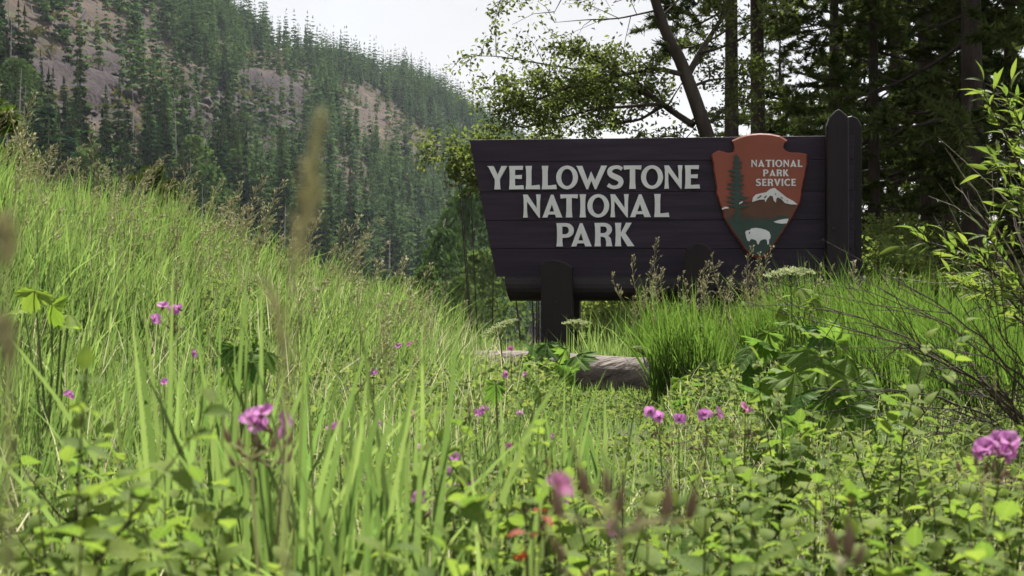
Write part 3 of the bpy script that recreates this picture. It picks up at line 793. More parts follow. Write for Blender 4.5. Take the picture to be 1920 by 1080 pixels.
# bottom log
ca = SP(952, 540, 0.1); cb = SP(1622, 541, 0.1); rad = 24.5 * K * 10.6
mb = MB()
xs = np.linspace(ca[0], cb[0], 15)
nseg = 20; rings = []
for i, x in enumerate(xs):
    zc = ca[1] + (cb[1] - ca[1]) * i / 14
    ring = []
    for k in range(nseg):
        a = 2 * math.pi * k / nseg
        slant = (math.sin(a) * -0.02) if i == 0 else 0
        rj = rad * (1 + 0.015 * math.sin(3 * a + i) + 0.01 * math.sin(7 * a + 2 * i))
        ring.append(mb.vert((x + slant, -0.108 + rj * math.cos(a), zc + rj * math.sin(a))))
    rings.append(ring)
for i in range(14):
    for k in range(nseg): mb.face((rings[i][k], rings[i][(k + 1) % nseg], rings[i + 1][(k + 1) % nseg], rings[i + 1][k]))
mb.face(rings[0][::-1]); mb.face(rings[-1])
mb.build("log_beam", M['post'], sign, False)
def bolt(px, py, y, r=0.012):
    c = SP(px, py, -y); mb = MB(); mb.prism([ell(c[0], c[1], r, r, 10)], y - 0.012, y + 0.002); mb.build("bolt", M['bolt'], sign)
bolt(1563, 428, -0.150); bolt(1043, 566, -0.36)

# ------------------------------------------------------------------ fallen log in the meadow
mb = MB()
pa, pb = P(850, 690, 7.65), P(1330, 706, 6.55)
pa.z = -0.455; pb.z = -0.462
ax = (pb - pa); L = ax.length; axn = ax.normalized(); side = axn.cross(Vector((0, 0, 1))).normalized(); up = side.cross(axn)
rings = []; NS, NR = 22, 40
for i in range(NR):
    t = i / (NR - 1); c = pa + ax * t + Vector((0, 0, 0.012 * math.sin(5 * t)))
    ring = []
    for k in range(NS):
        a = 2 * math.pi * k / NS
        rj = (0.115 + 0.025 * t) * (1 + 0.10 * float(fbm(np.array(t * 9.0), np.array(k / NS * 11.0), 3)) + 0.12 * float(fbm(np.array(t * 1.5), np.array(math.cos(a) * 2.0), 2)) - 0.05 * abs(math.sin(k * 2.1 + 0.6 * math.sin(t * 8))))
        ring.append(mb.vert(c + (side * math.cos(a) + up * math.sin(a)) * rj))
    rings.append(ring)
for i in range(NR - 1):
    for k in range(NS): mb.face((rings[i][k], rings[i][(k + 1) % NS], rings[i + 1][(k + 1) % NS], rings[i + 1][k]))
mb.m = 1; mb.face(rings[0][::-1]); mb.face(rings[-1])
tag(mb.build("fallen_log", [M['log'], M['log_end']], None, True), "weathered grey brown log lying in grass before the sign post", "log")

# ------------------------------------------------------------------ grass
def blades(name, x, y, h, w, m, lean=(0.15, 0.0), bend=0.5, seg=4, z=None, label="", cat="grass", droop=0.0, seed=1, up=None):
    rg = np.random.default_rng(seed); n = len(x)
    z = H(x, y) - 0.01 if z is None else z
    az = rg.uniform(0, 2 * np.pi, n); la = np.abs(rg.normal(0, bend, n))
    lx = np.cos(az) * la + lean[0]; ly = np.sin(az) * la * 0.7 + lean[1]
    fa = rg.uniform(0, np.pi, n); wx = np.cos(fa) ; wy = np.sin(fa)
    ts = np.linspace(0, 1, seg + 1)
    V = np.zeros((n, (seg + 1) * 2, 3)); curve = rg.uniform(1.5, 2.6, n); dr = droop * rg.random(n) ** 2
    for i, t in enumerate(ts):
        prof = (1 - t ** 2.2) * (0.75 + 0.5 * t) if t < 1 else 0.0
        cxp = x + lx * h * (0.25 * t + 0.75 * t ** curve); cyp = y + ly * h * (0.25 * t + 0.75 * t ** curve)
        czp = z + h * t * (1 - 0.18 * (lx ** 2 + ly ** 2) * t) - dr * h * t ** 3
        for sgn, off in ((-1, 0), (1, 1)):
            V[:, 2 * i + off, 0] = cxp + sgn * wx * w * 0.5 * prof
            V[:, 2 * i + off, 1] = cyp + sgn * wy * w * 0.5 * prof
            V[:, 2 * i + off, 2] = czp
    b = np.arange(n)[:, None, None] * (seg + 1) * 2
    f0 = np.array([[2 * i, 2 * i + 1, 2 * i + 3, 2 * i + 2] for i in range(seg)])[None]
    F = (b + f0).reshape(-1, 4)
    tint = np.repeat(np.clip(rg.normal(0.5, 0.28, n), 0, 1), (seg + 1) * 2)
    o = link(name, np_mesh(name, V.reshape(-1, 3), F, m, True, {"tint": tint}))
    if label: tag(o, label, cat, kind='stuff')
    return o

def scatter(n, umin, umax, dmin, dmax, seed):
    rg = np.random.default_rng(seed)
    u = rg.uniform(umin, umax, n); D = np.sqrt(rg.uniform(dmin ** 2, dmax ** 2, n)); return u * D, D

# bank on the left
x, y = scatter(52000, -0.55, 0.02, 2.6, 8.8, 21)
keep = np.random.default_rng(1).random(len(x)) < np.clip(0.25 + (y - 2.6) * 0.45, 0, 1)
keep &= (x < 0.05 - 0.06 * (8 - y)) | (np.random.default_rng(2).random(len(x)) < 0.35)
x, y = x[keep], y[keep]; g = np.random.default_rng(3)
h = g.uniform(0.18, 0.56, len(x)) * (0.85 + 1.5 * fbm(x * 1.8, y * 1.4, 3)) * np.clip(0.52 - x * 0.24, 0.45, 1.1)
blades("bank_grass", x, y, h, g.uniform(0.006, 0.0125, len(x)), M['grass'], (0.1, 0.02), 0.28, 4, None, "tall bright green grass covering the bank on the left", droop=0.25, seed=4)
# lush clumps before the sign
xs_, ys_ = [], []
g = np.random.default_rng(8)
for (px, D, r, cnt) in ((1262, 7.5, .2, 1300), (1318, 6.9, .3, 2100), (1370, 7.6, .4, 2200), (1455, 7.3, .38, 2300), (1540, 7.0, .4, 2600), (1600, 7.6, .4, 2400), (1660, 6.6, .4, 2500), (1740, 7.2, .5, 2400), (1830, 6.5, .5, 2200), (1930, 7.5, .6, 2000), (1290, 6.2, .16, 700), (1715, 5.7, .25, 1300), (1800, 5.4, .3, 1300), (1640, 6.1, .22, 900)):
    a = g.uniform(0, 6.283, cnt); rr_ = r * np.sqrt(g.random(cnt)); xs_.append((px - 960) * K * D + np.cos(a) * rr_); ys_.append(D + np.sin(a) * rr_)
x = np.concatenate(xs_); y = np.concatenate(ys_)
h = g.uniform(0.14, 0.62, len(x)) * (1 + 1.3 * fbm(x * 2.2, y * 2.2, 3))
h = np.minimum(h, np.where(x / y < 0.165, 0.52, 0.64) * g.uniform(.55, 1.15, len(x)) * np.clip(0.85 + 1.5 * fbm(x * 4.0 + 3, y * 3.0, 2), .5, 1.3))
blades("clump_grass", x, y, h, g.uniform(0.005, 0.0105, len(x)), M['grass_lush'], (-0.06, -0.08), 0.27, 5, None, "lush deep green grass clumps in front of the sign", droop=0.35, seed=5)
# meadow between
x, y = scatter(26000, -0.42, 0.42, 1.5, 6.2, 31); g = np.random.default_rng(32)
uq = x / y
keep = ((uq < -0.12) | (g.random(len(x)) < 0.45)) & (vnoise(x * 3, y * 3) + 0.4 * g.random(len(x)) > 0.55); x, y = x[keep], y[keep]
LOGWIN = lambda x_, y_: smoothstep(0.02, 0.05, x_ / y_) * (1 - smoothstep(0.095, 0.135, x_ / y_)) * smoothstep(3.6, 4.8, y_)
h = g.uniform(0.12, 0.34, len(x)) * (1 - 0.25 * smoothstep(2.5, 6, y)) * (1 - 0.5 * LOGWIN(x, y))
blades("meadow_grass", x, y, h, g.uniform(0.003, 0.0065, len(x)), M['grass'], (0.05, 0), 0.35, 4, None, "mixed green grass growing through the foreground meadow", droop=0.4, seed=6)
x, y = scatter(7500, -0.45, 0.42, 1.6, 7.6, 131); kq = ~((x / y > 0.02) & (x / y < 0.11) & (y > 4.0)); x, y = x[kq], y[kq]; g = np.random.default_rng(132)
blades("dry_grass", x, y, g.uniform(0.12, 0.42, len(x)) * (1 - .3 * (x / y > 0)), g.uniform(0.0018, 0.0045, len(x)), M['seed'], (0.05, 0), 0.5, 4, None, "scattered dry straw coloured stalks among the green grass", droop=0.5, seed=16)
# broad near blades
pts = []
g = np.random.default_rng(40); rg = random.Random(41)
xs_, ys_, hs_ = [], [], []
for (px, D, r, cnt, hh) in ((560, 1.75, .09, 46, .58), (640, 1.6, .10, 60, .55), (730, 1.9, .10, 44, .52), (480, 2.1, .10, 40, .56), (390, 2.0, .10, 34, .60), (330, 2.4, .12, 34, .58), (820, 1.7, .10, 30, .42), (900, 2.5, .12, 40, .46), (700, 1.35, .08, 30, .42), (980, 1.45, .06, 14, .40), (1010, 2.8, .12, 36, .44), (1130, 1.3, .05, 9, .36), (1310, 1.2, .05, 10, .34), (1090, 3.2, .14, 36, .38), (840, 1.25, .06, 20, .36), (600, 1.2, .07, 16, .40)):
    a = g.uniform(0, 6.283, cnt); rr_ = r * np.sqrt(g.random(cnt)); xs_.append((px - 960) * K * D + np.cos(a) * rr_); ys_.append(D + np.sin(a) * rr_); hs_.append(hh * g.uniform(0.55, 1.2, cnt))
x = np.concatenate(xs_); y = np.concatenate(ys_); h = np.concatenate(hs_)
blades("broad_grass", x, y, h, g.uniform(0.009, 0.0165, len(x)), M['grass'], (0.0, -0.03), 0.3, 7, None, "broad bright grass blades rising in the near meadow", droop=0.25, seed=7)
# beyond the sign
x, y = scatter(16000, 0.02, 0.55, 8.6, 24, 51); g = np.random.default_rng(52)
h = g.uniform(0.2, 0.5, len(x))
blades("far_grass", x, y, h, g.uniform(0.008, 0.016, len(x)), M['grass'], (0, 0), 0.35, 3, None, "sunlit grass on the ground behind the sign", droop=0.3, seed=8)
# around sign feet, short
x, y = scatter(11000, -0.06, 0.2, 5.2, 11.2, 53); g = np.random.default_rng(54)
blades("short_grass", x, y, g.uniform(0.08, 0.24, len(x)) * (1 - .6 * LOGWIN(x, y) * (y < 7)), g.uniform(0.004, 0.008, len(x)), M['grass'], (0, 0), 0.35, 3, None, "short grass around the log and the sign post", droop=0.3, seed=9)

# seed heads: open nodding panicles
def panicle(seed, L=0.22, spread=0.07):
    rg = random.Random(seed); mb = MB()
    mb.tint = 0.2; mb.tube([(0, 0, -0.55), (0, 0, 0), (0.01, 0, L * 0.6), (0.03, 0, L)], [0.0011, 0.001, 0.0008, 0.0005], 3, False)
    for i in range(20):
        t = rg.random() ** 0.9; z = L * t; a = rg.gauss(0, 1.0) + (0 if rg.random() < .7 else 3.14); l = spread * (1.15 - t) * rg.uniform(0.4, 1.2)
        d = Vector((math.cos(a), math.sin(a) * 0.7, rg.uniform(1.0, 2.4))).normalized()
        b = Vector((0.03 * t * t, 0, z)); e = b + d * l + Vector((0.01, 0, -l * 0.2))
        mb.tint = 0.3; mb.tube([b, e], [0.0005, 0.0004], 3, False)
        for q in range(3):
            c = b.lerp(e, rg.uniform(0.45, 1.0)); dd = (d + Vector((rg.uniform(-.2, .6), rg.uniform(-.3, .3), rg.uniform(-.5, .2)))).normalized(); s = rg.uniform(0.010, 0.021)
            sd = dd.orthogonal().normalized() * s * 0.095; s2 = dd.cross(sd).normalized() * s * 0.095
            mb.tint = rg.random()
            m_ = c + dd * s * 0.4
            v = [mb.vert(c), mb.vert(m_ + sd), mb.vert(m_ + s2), mb.vert(m_ - sd), mb.vert(m_ - s2), mb.vert(c + dd * s)]
            for k in range(4): mb.face((v[0], v[1 + k], v[1 + (k + 1) % 4])); mb.face((v[5], v[1 + (k + 1) % 4], v[1 + k]))
    return mb
ptemps = [tri_temp(panicle(i, L, sp)) for i, (L, sp) in enumerate([(.22, .07), (.18, .055), (.27, .09), (.2, .045)])]
items = []; rg = random.Random(77)
def add_seed(px, py, D, sc, lean):
    b = P(px, py, D)
    M4 = Matrix.Translation(b) @ Matrix.Rotation(lean, 4, 'Y') @ Matrix.Rotation(rg.gauss(0, .1), 4, 'X') @ Matrix.Rotation(rg.gauss(0, .6), 4, 'Z') @ Matrix.Scale(sc, 4)
    items.append((rg.randrange(4), M4, rg.random()))
crest = [(0, 300), (60, 300), (120, 320), (180, 335), (240, 355), (300, 390), (360, 400), (420, 425), (480, 440), (560, 470), (620, 505), (680, 545), (740, 575), (800, 595), (860, 625)]
def crest_y(px):
    for (a, b), (c, d) in zip(crest, crest[1:]):
        if a <= px <= c: return b + (d - b) * (px - a) / (c - a)
    return 625
for i in range(140):
    px = rg.uniform(-20, 870); D = rg.uniform(5.6, 8.0)
    py = crest_y(max(0, px)) + 38 + rg.gauss(0, 24)
    add_seed(px, py, D, rg.uniform(0.75, 1.3), rg.gauss(0.10, 0.22))
for i in range(82):
    px = rg.choice([rg.gauss(1240, 30), rg.gauss(1365, 40), rg.gauss(1420, 35), rg.gauss(1580, 45), rg.uniform(1180, 1900)])
    py = 592 + rg.gauss(0, 24) if px < 1650 else 595 + rg.gauss(0, 28)
    add_seed(px, py, rg.uniform(6.4, 8), rg.uniform(0.6, 1.2), rg.gauss(-0.15, 0.28))
for i in range(90):
    px = rg.uniform(0, 800); add_seed(px, crest_y(px) + rg.uniform(70, 190), rg.uniform(3.8, 6), rg.uniform(0.5, 0.85), rg.gauss(0.05, 0.15))
sg = link("seed_grass", join_copies("seed_grass", ptemps, items, M['seed']))
tag(sg, "pale dry grass seed heads along the bank and before the sign", "grass", kind='stuff')

# low leafy ground cover filling the meadow
def leaf_cloud(name, pts, size, m, seed, label=None, cat=None, kind=None, parent=None, flat=0.5):
    rg = np.random.default_rng(seed); n = len(pts)
    nrm = rg.normal(0, 1, (n, 3)); nrm[:, 2] = np.abs(nrm[:, 2]) + flat; nrm /= np.linalg.norm(nrm, axis=1)[:, None]
    a = rg.normal(0, 1, (n, 3)); uu = np.cross(nrm, a); uu /= np.linalg.norm(uu, axis=1)[:, None]; ww = np.cross(nrm, uu)
    s = (size * rg.uniform(0.6, 1.3, n))[:, None]
    fold = nrm * s * 0.16
    v = np.stack([pts - uu * s, pts - ww * s * 0.55 + fold, pts + uu * s - fold, pts + ww * s * 0.55 + fold], 1).reshape(-1, 3)
    b = np.arange(n)[:, None] * 4
    F = np.concatenate([b + np.array([[0, 1, 2]]), b + np.array([[0, 2, 3]])], 0)
    tint = np.repeat(np.clip(rg.normal(.5, .28, n), 0, 1), 4)
    o = link(name, np_mesh(name, v, F, m, False, {"tint": tint}), parent)
    if label: tag(o, label, cat, kind=kind)
    return o
x, y = scatter(46000, -0.42, 0.42, 1.2, 6.6, 61); g = np.random.default_rng(62)
hh = (0.06 + 0.24 * vnoise(x * 2.5 + 7, y * 2.5) * (1.15 - 0.3 * smoothstep(2.5, 6.5, y)))
hh = hh * (1 - 0.8 * LOGWIN(x, y))
pz = H(x, y) + hh * g.random(len(x)) ** 0.6
keep = ((x > -0.22 * y) | (y < 3.4)); keep &= vnoise(x * 5, y * 5) > 0.25
pts = np.stack([x, y, pz], 1)[keep]
leaf_cloud("ground_cover", pts, 0.011 + 0.004 * g.random(len(pts)), M['cover'], 63, "small leafy ground cover filling the meadow between grasses", "ground cover", 'stuff')

# ------------------------------------------------------------------ leaf shapes
def leaf_mesh(name, L, Wd, m, arch=0.35, fold=0.18, nseg=6, shape='oval', wave=0.0, seed=0):
    rg = random.Random(seed); mb = MB(); rows = []
    for i in range(nseg + 1):
        t = i / nseg
        if shape == 'oval': w = Wd * 0.5 * (math.sin(math.pi * t ** 0.8) ** 0.75 if 0 < t < 1 else 0.02)
        else: w = Wd * 0.5 * (math.sin(math.pi * t ** 0.9) ** 1.0 if 0 < t < 1 else 0.02)
        zc = -arch * L * t * t; yv = L * t * (1 - 0.12 * arch * t)
        dz = fold * w + wave * rg.uniform(-1, 1) * L
        rows.append([mb.vert((-w, yv, zc + dz)), mb.vert((0, yv, zc)), mb.vert((w, yv, zc + dz))])
    for a, b in zip(rows, rows[1:]):
        mb.face((a[0], a[1], b[1], b[0])); mb.face((a[1], a[2], b[2], b[1]))
    return mb.mesh(name, m, True)
def orient(p, d, up, roll=0.0):
    d = d.normalized(); xx = d.cross(up)
    if xx.length < 1e-4: xx = Vector((1, 0, 0))
    xx.normalize(); zz = xx.cross(d)
    m = Matrix((xx, d, zz)).transposed().to_4x4()
    return Matrix.Translation(p) @ m @ Matrix.Rotation(roll, 4, 'Y')
SHRUB_LEAF = [leaf_mesh("shrub_leaf", 0.039, 0.027, M['shrub_leaf'], a, f, 6, seed=i, wave=0.02) for i, (a, f) in enumerate([(0.3, .2), (0.5, .3), (0.15, .35), (0.65, .15)])]
WILLOW_LEAF = [leaf_mesh("willow_leaf", 0.075, 0.017, M['willow_leaf'], a, .4, 5, 'lance', seed=i) for i, a in enumerate((0.1, 0.3, 0.5))]

def make_shrub(root, st, seed, height, spread, leaf_sc=1.0, at=Vector((0, 0, 0)), rz=0.0, sc=1.0):
    """stems collected in st, every leaf an object under root; `at` is the foot of this stem group inside the plant"""
    rg = random.Random(seed)
    leaves = []; tubes = []
    T = Matrix.Translation(at) @ Matrix.Rotation(rz, 4, 'Z') @ Matrix.Scale(sc, 4)
    def stem(p, d, L, r, depth):
        n = 6; pts = [p]; q = p.copy(); dd = d.copy()
        for i in range(n):
            dd = (dd + Vector((rg.gauss(0, .1), rg.gauss(0, .1), 0.04))).normalized(); q = q + dd * (L / n); pts.append(q.copy())
        st.tube([T @ p_ for p_ in pts], [r * (1 - 0.75 * i / n) for i in range(n + 1)], 4, False)
        a0 = rg.random() * 6.28; sp = 0.029; dist = L * (0.35 if depth == 0 else 0.2); k = 0
        while dist <= L * 1.0:
            t = dist / L * n; i = min(n - 1, int(t)); b = pts[i].lerp(pts[i + 1], t - i); ax = (pts[i + 1] - pts[i]).normalized()
            for sgn in (0, math.pi):
                a = a0 + k * 1.57 + sgn + rg.gauss(0, .25)
                o = ax.orthogonal().normalized(); o.rotate(Matrix.Rotation(a, 3, ax))
                dr = (o + ax * rg.uniform(0.1, 0.7) + Vector((0, 0, rg.uniform(-.1, .35)))).normalized()
                if rg.random() < 0.9: leaves.append((b, dr, rg.uniform(0.6, 1.15) * leaf_sc * (1 if dist < L * .85 else .75)))
            k += 1; dist += sp * rg.uniform(0.8, 1.3)
        leaves.append((pts[-1], (dd + Vector((rg.gauss(0, .5), rg.gauss(0, .5), 0))).normalized(), 0.65 * leaf_sc))
        if depth == 0:
            for j in range(rg.choice((2, 3, 3))):
                t = rg.uniform(0.35, 0.75); i = int(t * n); a = rg.random() * 6.28
                stem(pts[i], Vector((math.cos(a) * .8, math.sin(a) * .8, 1.0)).normalized(), L * rg.uniform(.3, .48), r * .6, 1)
    for s in range(rg.choice((1, 2, 2))):
        a = rg.random() * 6.28
        stem(Vector((0, 0, -0.02)), Vector((math.cos(a) * spread, math.sin(a) * spread, 1)).normalized(), height * rg.uniform(0.85, 1.1), 0.0028, 0)
    for (b, d, s) in leaves:
        o = link("leaf", rg.choice(SHRUB_LEAF), root)
        o.matrix_local = T @ orient(b, d, Vector((0, 0, 1)), rg.gauss(0, .3)) @ Matrix.Scale(s, 4)
    return len(leaves)
rg = random.Random(201)
spots = []
for (D, pxs) in ((2.75, (1330, 1440, 1560, 1650, 1760)), (2.3, (1150, 1380, 1480, 1585, 1700, 1800, 1900)), (1.85, (1010, 1100, 1240, 1350, 1450, 1570, 1690, 1800, 1900)), (1.5, (950, 1070, 1200, 1330, 1470, 1600, 1740, 1860)), (1.2, (880, 1040, 1220, 1400, 1560, 1720, 1880)),
                 (1.0, (1150, 1330, 1640, 1820)), (1.5, (60, 170, 300, 420)), (1.2, (20, 160, 300, 430, 560, 700)), (1.0, (110, 380, 520, 700, 800)), (1.9, (40, 180, 700, 860)), (1.42, (110, 240, 350, 490)), (1.12, (50, 240, 470, 630))):
    for px in pxs: spots.append((px + rg.uniform(-30, 30), D * rg.uniform(0.93, 1.07)))
SHRUB_LABEL = {
 (0, 0): "leafy shrub at the bottom left corner, nearest the blurred sprig", (0, 1): "leafy shrub under the left magenta bloom at the bottom", (0, 2): "leafy shrub at the bottom between dry sepals and red leaves",
 (1, 0): "leafy shrub behind the far left sprig, beneath the bank grass", (1, 1): "leafy shrub in front of the broad grass blades, left of the magenta bloom", (1, 2): "leafy shrub at the right foot of the broad grass blades",
 (0, 3): "leafy shrub at the bottom behind the blurred brown seed pods", (0, 4): "leafy shrub at the bottom right of the blurred seed pods", (0, 5): "leafy shrub at the bottom around the pair of upright pods", (0, 6): "leafy shrub at the bottom right corner",
 (1, 3): "leafy shrub in the middle, just above the red leaves", (1, 4): "leafy shrub below the first magenta blooms of the row", (1, 5): "leafy shrub in the middle below the pale pink bloom", (1, 6): "dense leafy shrub under the large magenta cluster at right",
 (2, 3): "leafy shrub at the back, below the end of the log", (2, 4): "leafy shrub behind the row of magenta blooms, before the grass clump", (2, 5): "leafy shrub right against the dark broad leaf clump", (2, 6): "leafy shrub beneath the bare dark twigs at right"}
cells = {}
for k, (px, D) in enumerate(spots):
    row = 0 if D < 1.33 else (1 if (D < 1.72 or px < 880) else 2)
    if px < 880: colm = 0 if px < 260 else (1 if px < 560 else 2)
    else: colm = 3 if px < 1130 else (4 if px < 1390 else (5 if px < 1650 else 6))
    cells.setdefault((row, colm), []).append((px, D, k))
for key, lst in cells.items():
    px = sum(l[0] for l in lst) / len(lst); D = sum(l[1] for l in lst) / len(lst)
    bx = (px - 960) * K * D; base = Vector((bx, D, hz(bx, D)))
    root = empty("leafy_shrub", base); tag(root, SHRUB_LABEL[key], "shrub", "leafy shrubs in the foreground")
    cnt = 0
    for (qx, qD, k) in lst:
        w = Vector(((qx - 960) * K * qD, qD, 0)); w.z = hz(w.x, w.y)
        st = MB(); cnt += make_shrub(root, st, 100 + k, 0.44, 0.22, 1.0, w - base, rg.random() * 6.28, rg.uniform(0.88, 1.12) * (0.76 if qD > 2.5 else (0.84 if qD > 2.1 else 0.93)))
        st.build("stem", M['twig'], root)
    if cnt > 300: print("shrub", key, cnt)
# taller sprigs that stand out
def sprig(px, py, D, seed, label):
    xw = (px - 960) * K * D; zb = hz(xw, D); ht = (540 - py) * K * D - zb
    o = empty("leafy_sprig", (xw, D, zb)); st = MB(); make_shrub(o, st, seed, ht, 0.05, 1.12 if px > 500 else 0.85); st.build("stem", M['twig'], o); tag(o, label, "shrub", "leafy shrubs in the foreground"); return o
sprig(1470, 690, 2.6, 300, "upright shrub sprig with paired light leaves below the dark broad leaf clump")
sprig(1690, 640, 2.5, 301, "tallest thin leafy sprig standing left of the bare twigs")
sprig(1800, 770, 2.2, 302, "leafy sprig beside the large magenta bloom at right")
sprig(90, 690, 1.15, 303, "tall leafy sprig at the far left of the foreground")

# ------------------------------------------------------------------ broad lobed leaves (cow parsnip)
def lobed_leaf(name, Rr, m, seed, lobes=5):
    rg = random.Random(seed); rim = []; n = 44
    for i in range(n):
        a = -150 + 300 * i / (n - 1)          # degrees from the tip, gap at the stalk
        l = abs(math.cos(R(a) * lobes * 0.6)) ** 0.7
        r = Rr * (0.50 + 0.42 * l) * (1 - 0.25 * abs(a) / 150) * (1 + 0.10 * (1 if i % 2 else -1)) * rg.uniform(0.93, 1.07)
        x = math.sin(R(a)) * r; y = math.cos(R(a)) * r + Rr * 0.25
        rim.append((x, y, -0.35 * Rr * ((x / Rr) ** 2 + max(0, y / Rr) ** 2 * 0.7) + rg.uniform(-.03, .03) * Rr))
    mb = MB(); c = mb.vert((0, 0, 0)); mid = []; rv = []
    for i, (x, y, z) in enumerate(rim):
        fold = -0.05 * Rr * math.cos(R(-150 + 300 * i / (n - 1)) * lobes * 1.2)
        mid.append(mb.vert((x * .55, y * .55, z * .3 + fold))); rv.append(mb.vert((x, y, z)))
    for i in range(n - 1):
        mb.face((c, mid[i + 1], mid[i])); mb.face((mid[i], mid[i + 1], rv[i + 1], rv[i]))
    return mb.mesh(name, m, True)
BROAD = [lobed_leaf("broad_leaf", 0.125, M['parsnip_leaf'], i, l) for i, l in enumerate((5, 5, 3, 7, 5, 3))]
BROADY = [lobed_leaf("broad_leaf", 0.11, M['yellow_leaf'], 9 + i, 3) for i in range(2)]
def broad_plant(px, D, leaves, label, meshes=BROAD, seed=0, group=None):
    rg = random.Random(seed); xw = (px - 960) * K * D; base = Vector((xw, D, hz(xw, D)))
    root = empty("broad_leaved_plant", base)
    tag(root, label, "plant", group)
    for (lx, ly, sc, dd) in leaves:
        p = P(lx, ly, D + dd) - base
        st = MB(); st.tint = .4
        st.tube([Vector((rg.gauss(0, .03), rg.gauss(0, .03), 0)), p * 0.6 + Vector((0, 0, .03)), p], [0.004, 0.003, 0.002], 5, False)
        st.build("stalk", M['green_stem'], root)
        o = link("leaf", rg.choice(meshes), root)
        d = Vector((p.x * 0.8 + rg.gauss(0, .12), -0.35 + rg.gauss(0, .25), rg.uniform(-.55, .2)))
        o.matrix_local = orient(p, d, Vector((0, 0, 1)), rg.gauss(0, .5)) @ Matrix.Diagonal((sc * rg.uniform(.7, 1.1), sc * rg.uniform(.75, 1.2), sc * rg.uniform(.6, 1.7), 1))
    return root
g1 = random.Random(5)
big = [(1440, 625, .8, .0), (1490, 610, .8, .15), (1540, 615, .9, .1), (1565, 640, .8, -.1), (1515, 655, .9, -.1), (1460, 660, .8, .0), (1420, 650, .8, .1), (1590, 670, .9, .0), (1540, 690, .9, -.2), (1490, 700, .8, -.2), (1440, 700, .9, -.15), (1620, 690, .8, .1), (1610, 720, .8, -.1), (1560, 730, .9, -.3), (1500, 740, .9, -.3), (1440, 745, .8, -.3), (1400, 690, .7, .1), (1650, 740, .8, .0), (1590, 760, .9, -.3), (1530, 775, .8, -.35), (1470, 780, .8, -.4), (1640, 790, .8, -.3)]
big = [(a, b, c * 1.08, d) for a, b, c, d in big]
broad_plant(1520, 4.9, big, "large clump of dark green lobed leaves below the grass by the sign", seed=1)
broad_plant(1330, 5.7, [(1275, 710, .6, 0), (1300, 725, .7, .1), (1340, 700, .7, .2), (1365, 715, .8, -.1), (1330, 745, .7, -.2), (1375, 745, .7, -.2), (1290, 750, .6, -.2), (1400, 720, .6, .1)], "small clump of lobed leaves at the grass foot right of the log", seed=2)
broad_plant(1030, 6.3, [(1000, 655, .8, 0), (1025, 645, .8, .2), (1060, 655, .9, .1), (1080, 668, .8, 0), (1045, 685, 1.0, -.1), (1070, 695, .8, -.2), (1005, 680, .7, -.2), (985, 668, .6, 0)], "bright lobed leaf clump growing over the fallen log below the left post", seed=3)
broad_plant(95, 3.4, [(65, 545, .5, 0), (98, 572, .55, -.1), (130, 590, .5, .1), (45, 580, .45, .1), (115, 612, .45, -.1)], "yellow green broad leaved plant in the grass at far left", BROADY, 4)
broad_plant(1490, 6.4, [(1500, 540, .7, 0), (1475, 555, .7, .1), (1525, 560, .7, -.1), (1510, 575, .7, -.2), (1460, 580, .6, 0)], "light green leaves under the flat flower head rising before the sign", BROADY, 5)
broad_plant(940, 3.0, [(1010, 730, .35, 0), (930, 720, .3, .1)], "small lobed leaves low in the middle meadow", seed=6)
broad_plant(480, 3.4, [(480, 625, .4, 0), (440, 650, .5, .1), (500, 660, .5, 0), (470, 680, .5, -.1), (430, 690, .4, 0)], "dark leafy plant in the gap of the bank grass", seed=7)

def umbel(px, py, D, rad, label, tilt=0.0, seed=0, foot=None):
    rg = random.Random(seed); top = P(px, py, D)
    fx, fy = foot or (px + rg.uniform(-12, 12), D); bx = (fx - 960) * K * D; base = Vector((bx, D, hz(bx, D)))
    root = empty("umbel_flower", base); tag(root, label, "flower", "flat topped flower heads"); t = top - base
    hub = t - Vector((0, 0, rad * 0.75))
    st = MB(); st.tube([(0, 0, 0), hub * .5 + Vector((.02, 0, 0)), hub], [0.005, 0.004, 0.003], 5, False)
    st.build("stalk", M['green_stem'], root)
    ry = MB(); fl = MB()
    for i in range(26):
        a = i * 2.4; r = rad * math.sqrt((i + .5) / 26)
        e = hub + Vector((math.cos(a) * r, math.sin(a) * r * .9, rad * .75 - 0.25 * r * r / rad + math.cos(a) * r * tilt))
        ry.tube([hub, hub.lerp(e, .6) + Vector((0, 0, -.004)), e], [0.0012, 0.001, 0.0008], 3, False)
        for k in range(16):
            c = e + Vector((rg.gauss(0, rad * .075), rg.gauss(0, rad * .075), rg.gauss(0, rad * .03))); s = rad * rg.uniform(.035, .06)
            u_ = Vector((rg.gauss(0, 1), rg.gauss(0, 1), rg.gauss(0, .6))).normalized(); w_ = u_.orthogonal().normalized(); fl.tint = rg.random()
            fl.face([fl.vert(c + u_ * s), fl.vert(c + w_ * s), fl.vert(c - u_ * s), fl.vert(c - w_ * s)])
    ry.build("rays", M['green_stem'], root); fl.build("floret_head", M['umbel'], root)
umbel(1483, 503, 6.0, .11, "pale flat topped flower head standing tallest before the sign board", 0.05, 1)
umbel(1082, 600, 7.3, .075, "greenish domed flower head beside the left sign post", 0.0, 2)
umbel(938, 606, 6.6, .085, "tilted flat flower head on the bank left of the sign post", 0.45, 3)
umbel(1300, 605, 6.6, .06, "small flat flower head in the grass clump under the sign", -0.1, 4)
umbel(1205, 650, 6.7, .05, "little flower head leaning over the end of the log", -0.2, 5)

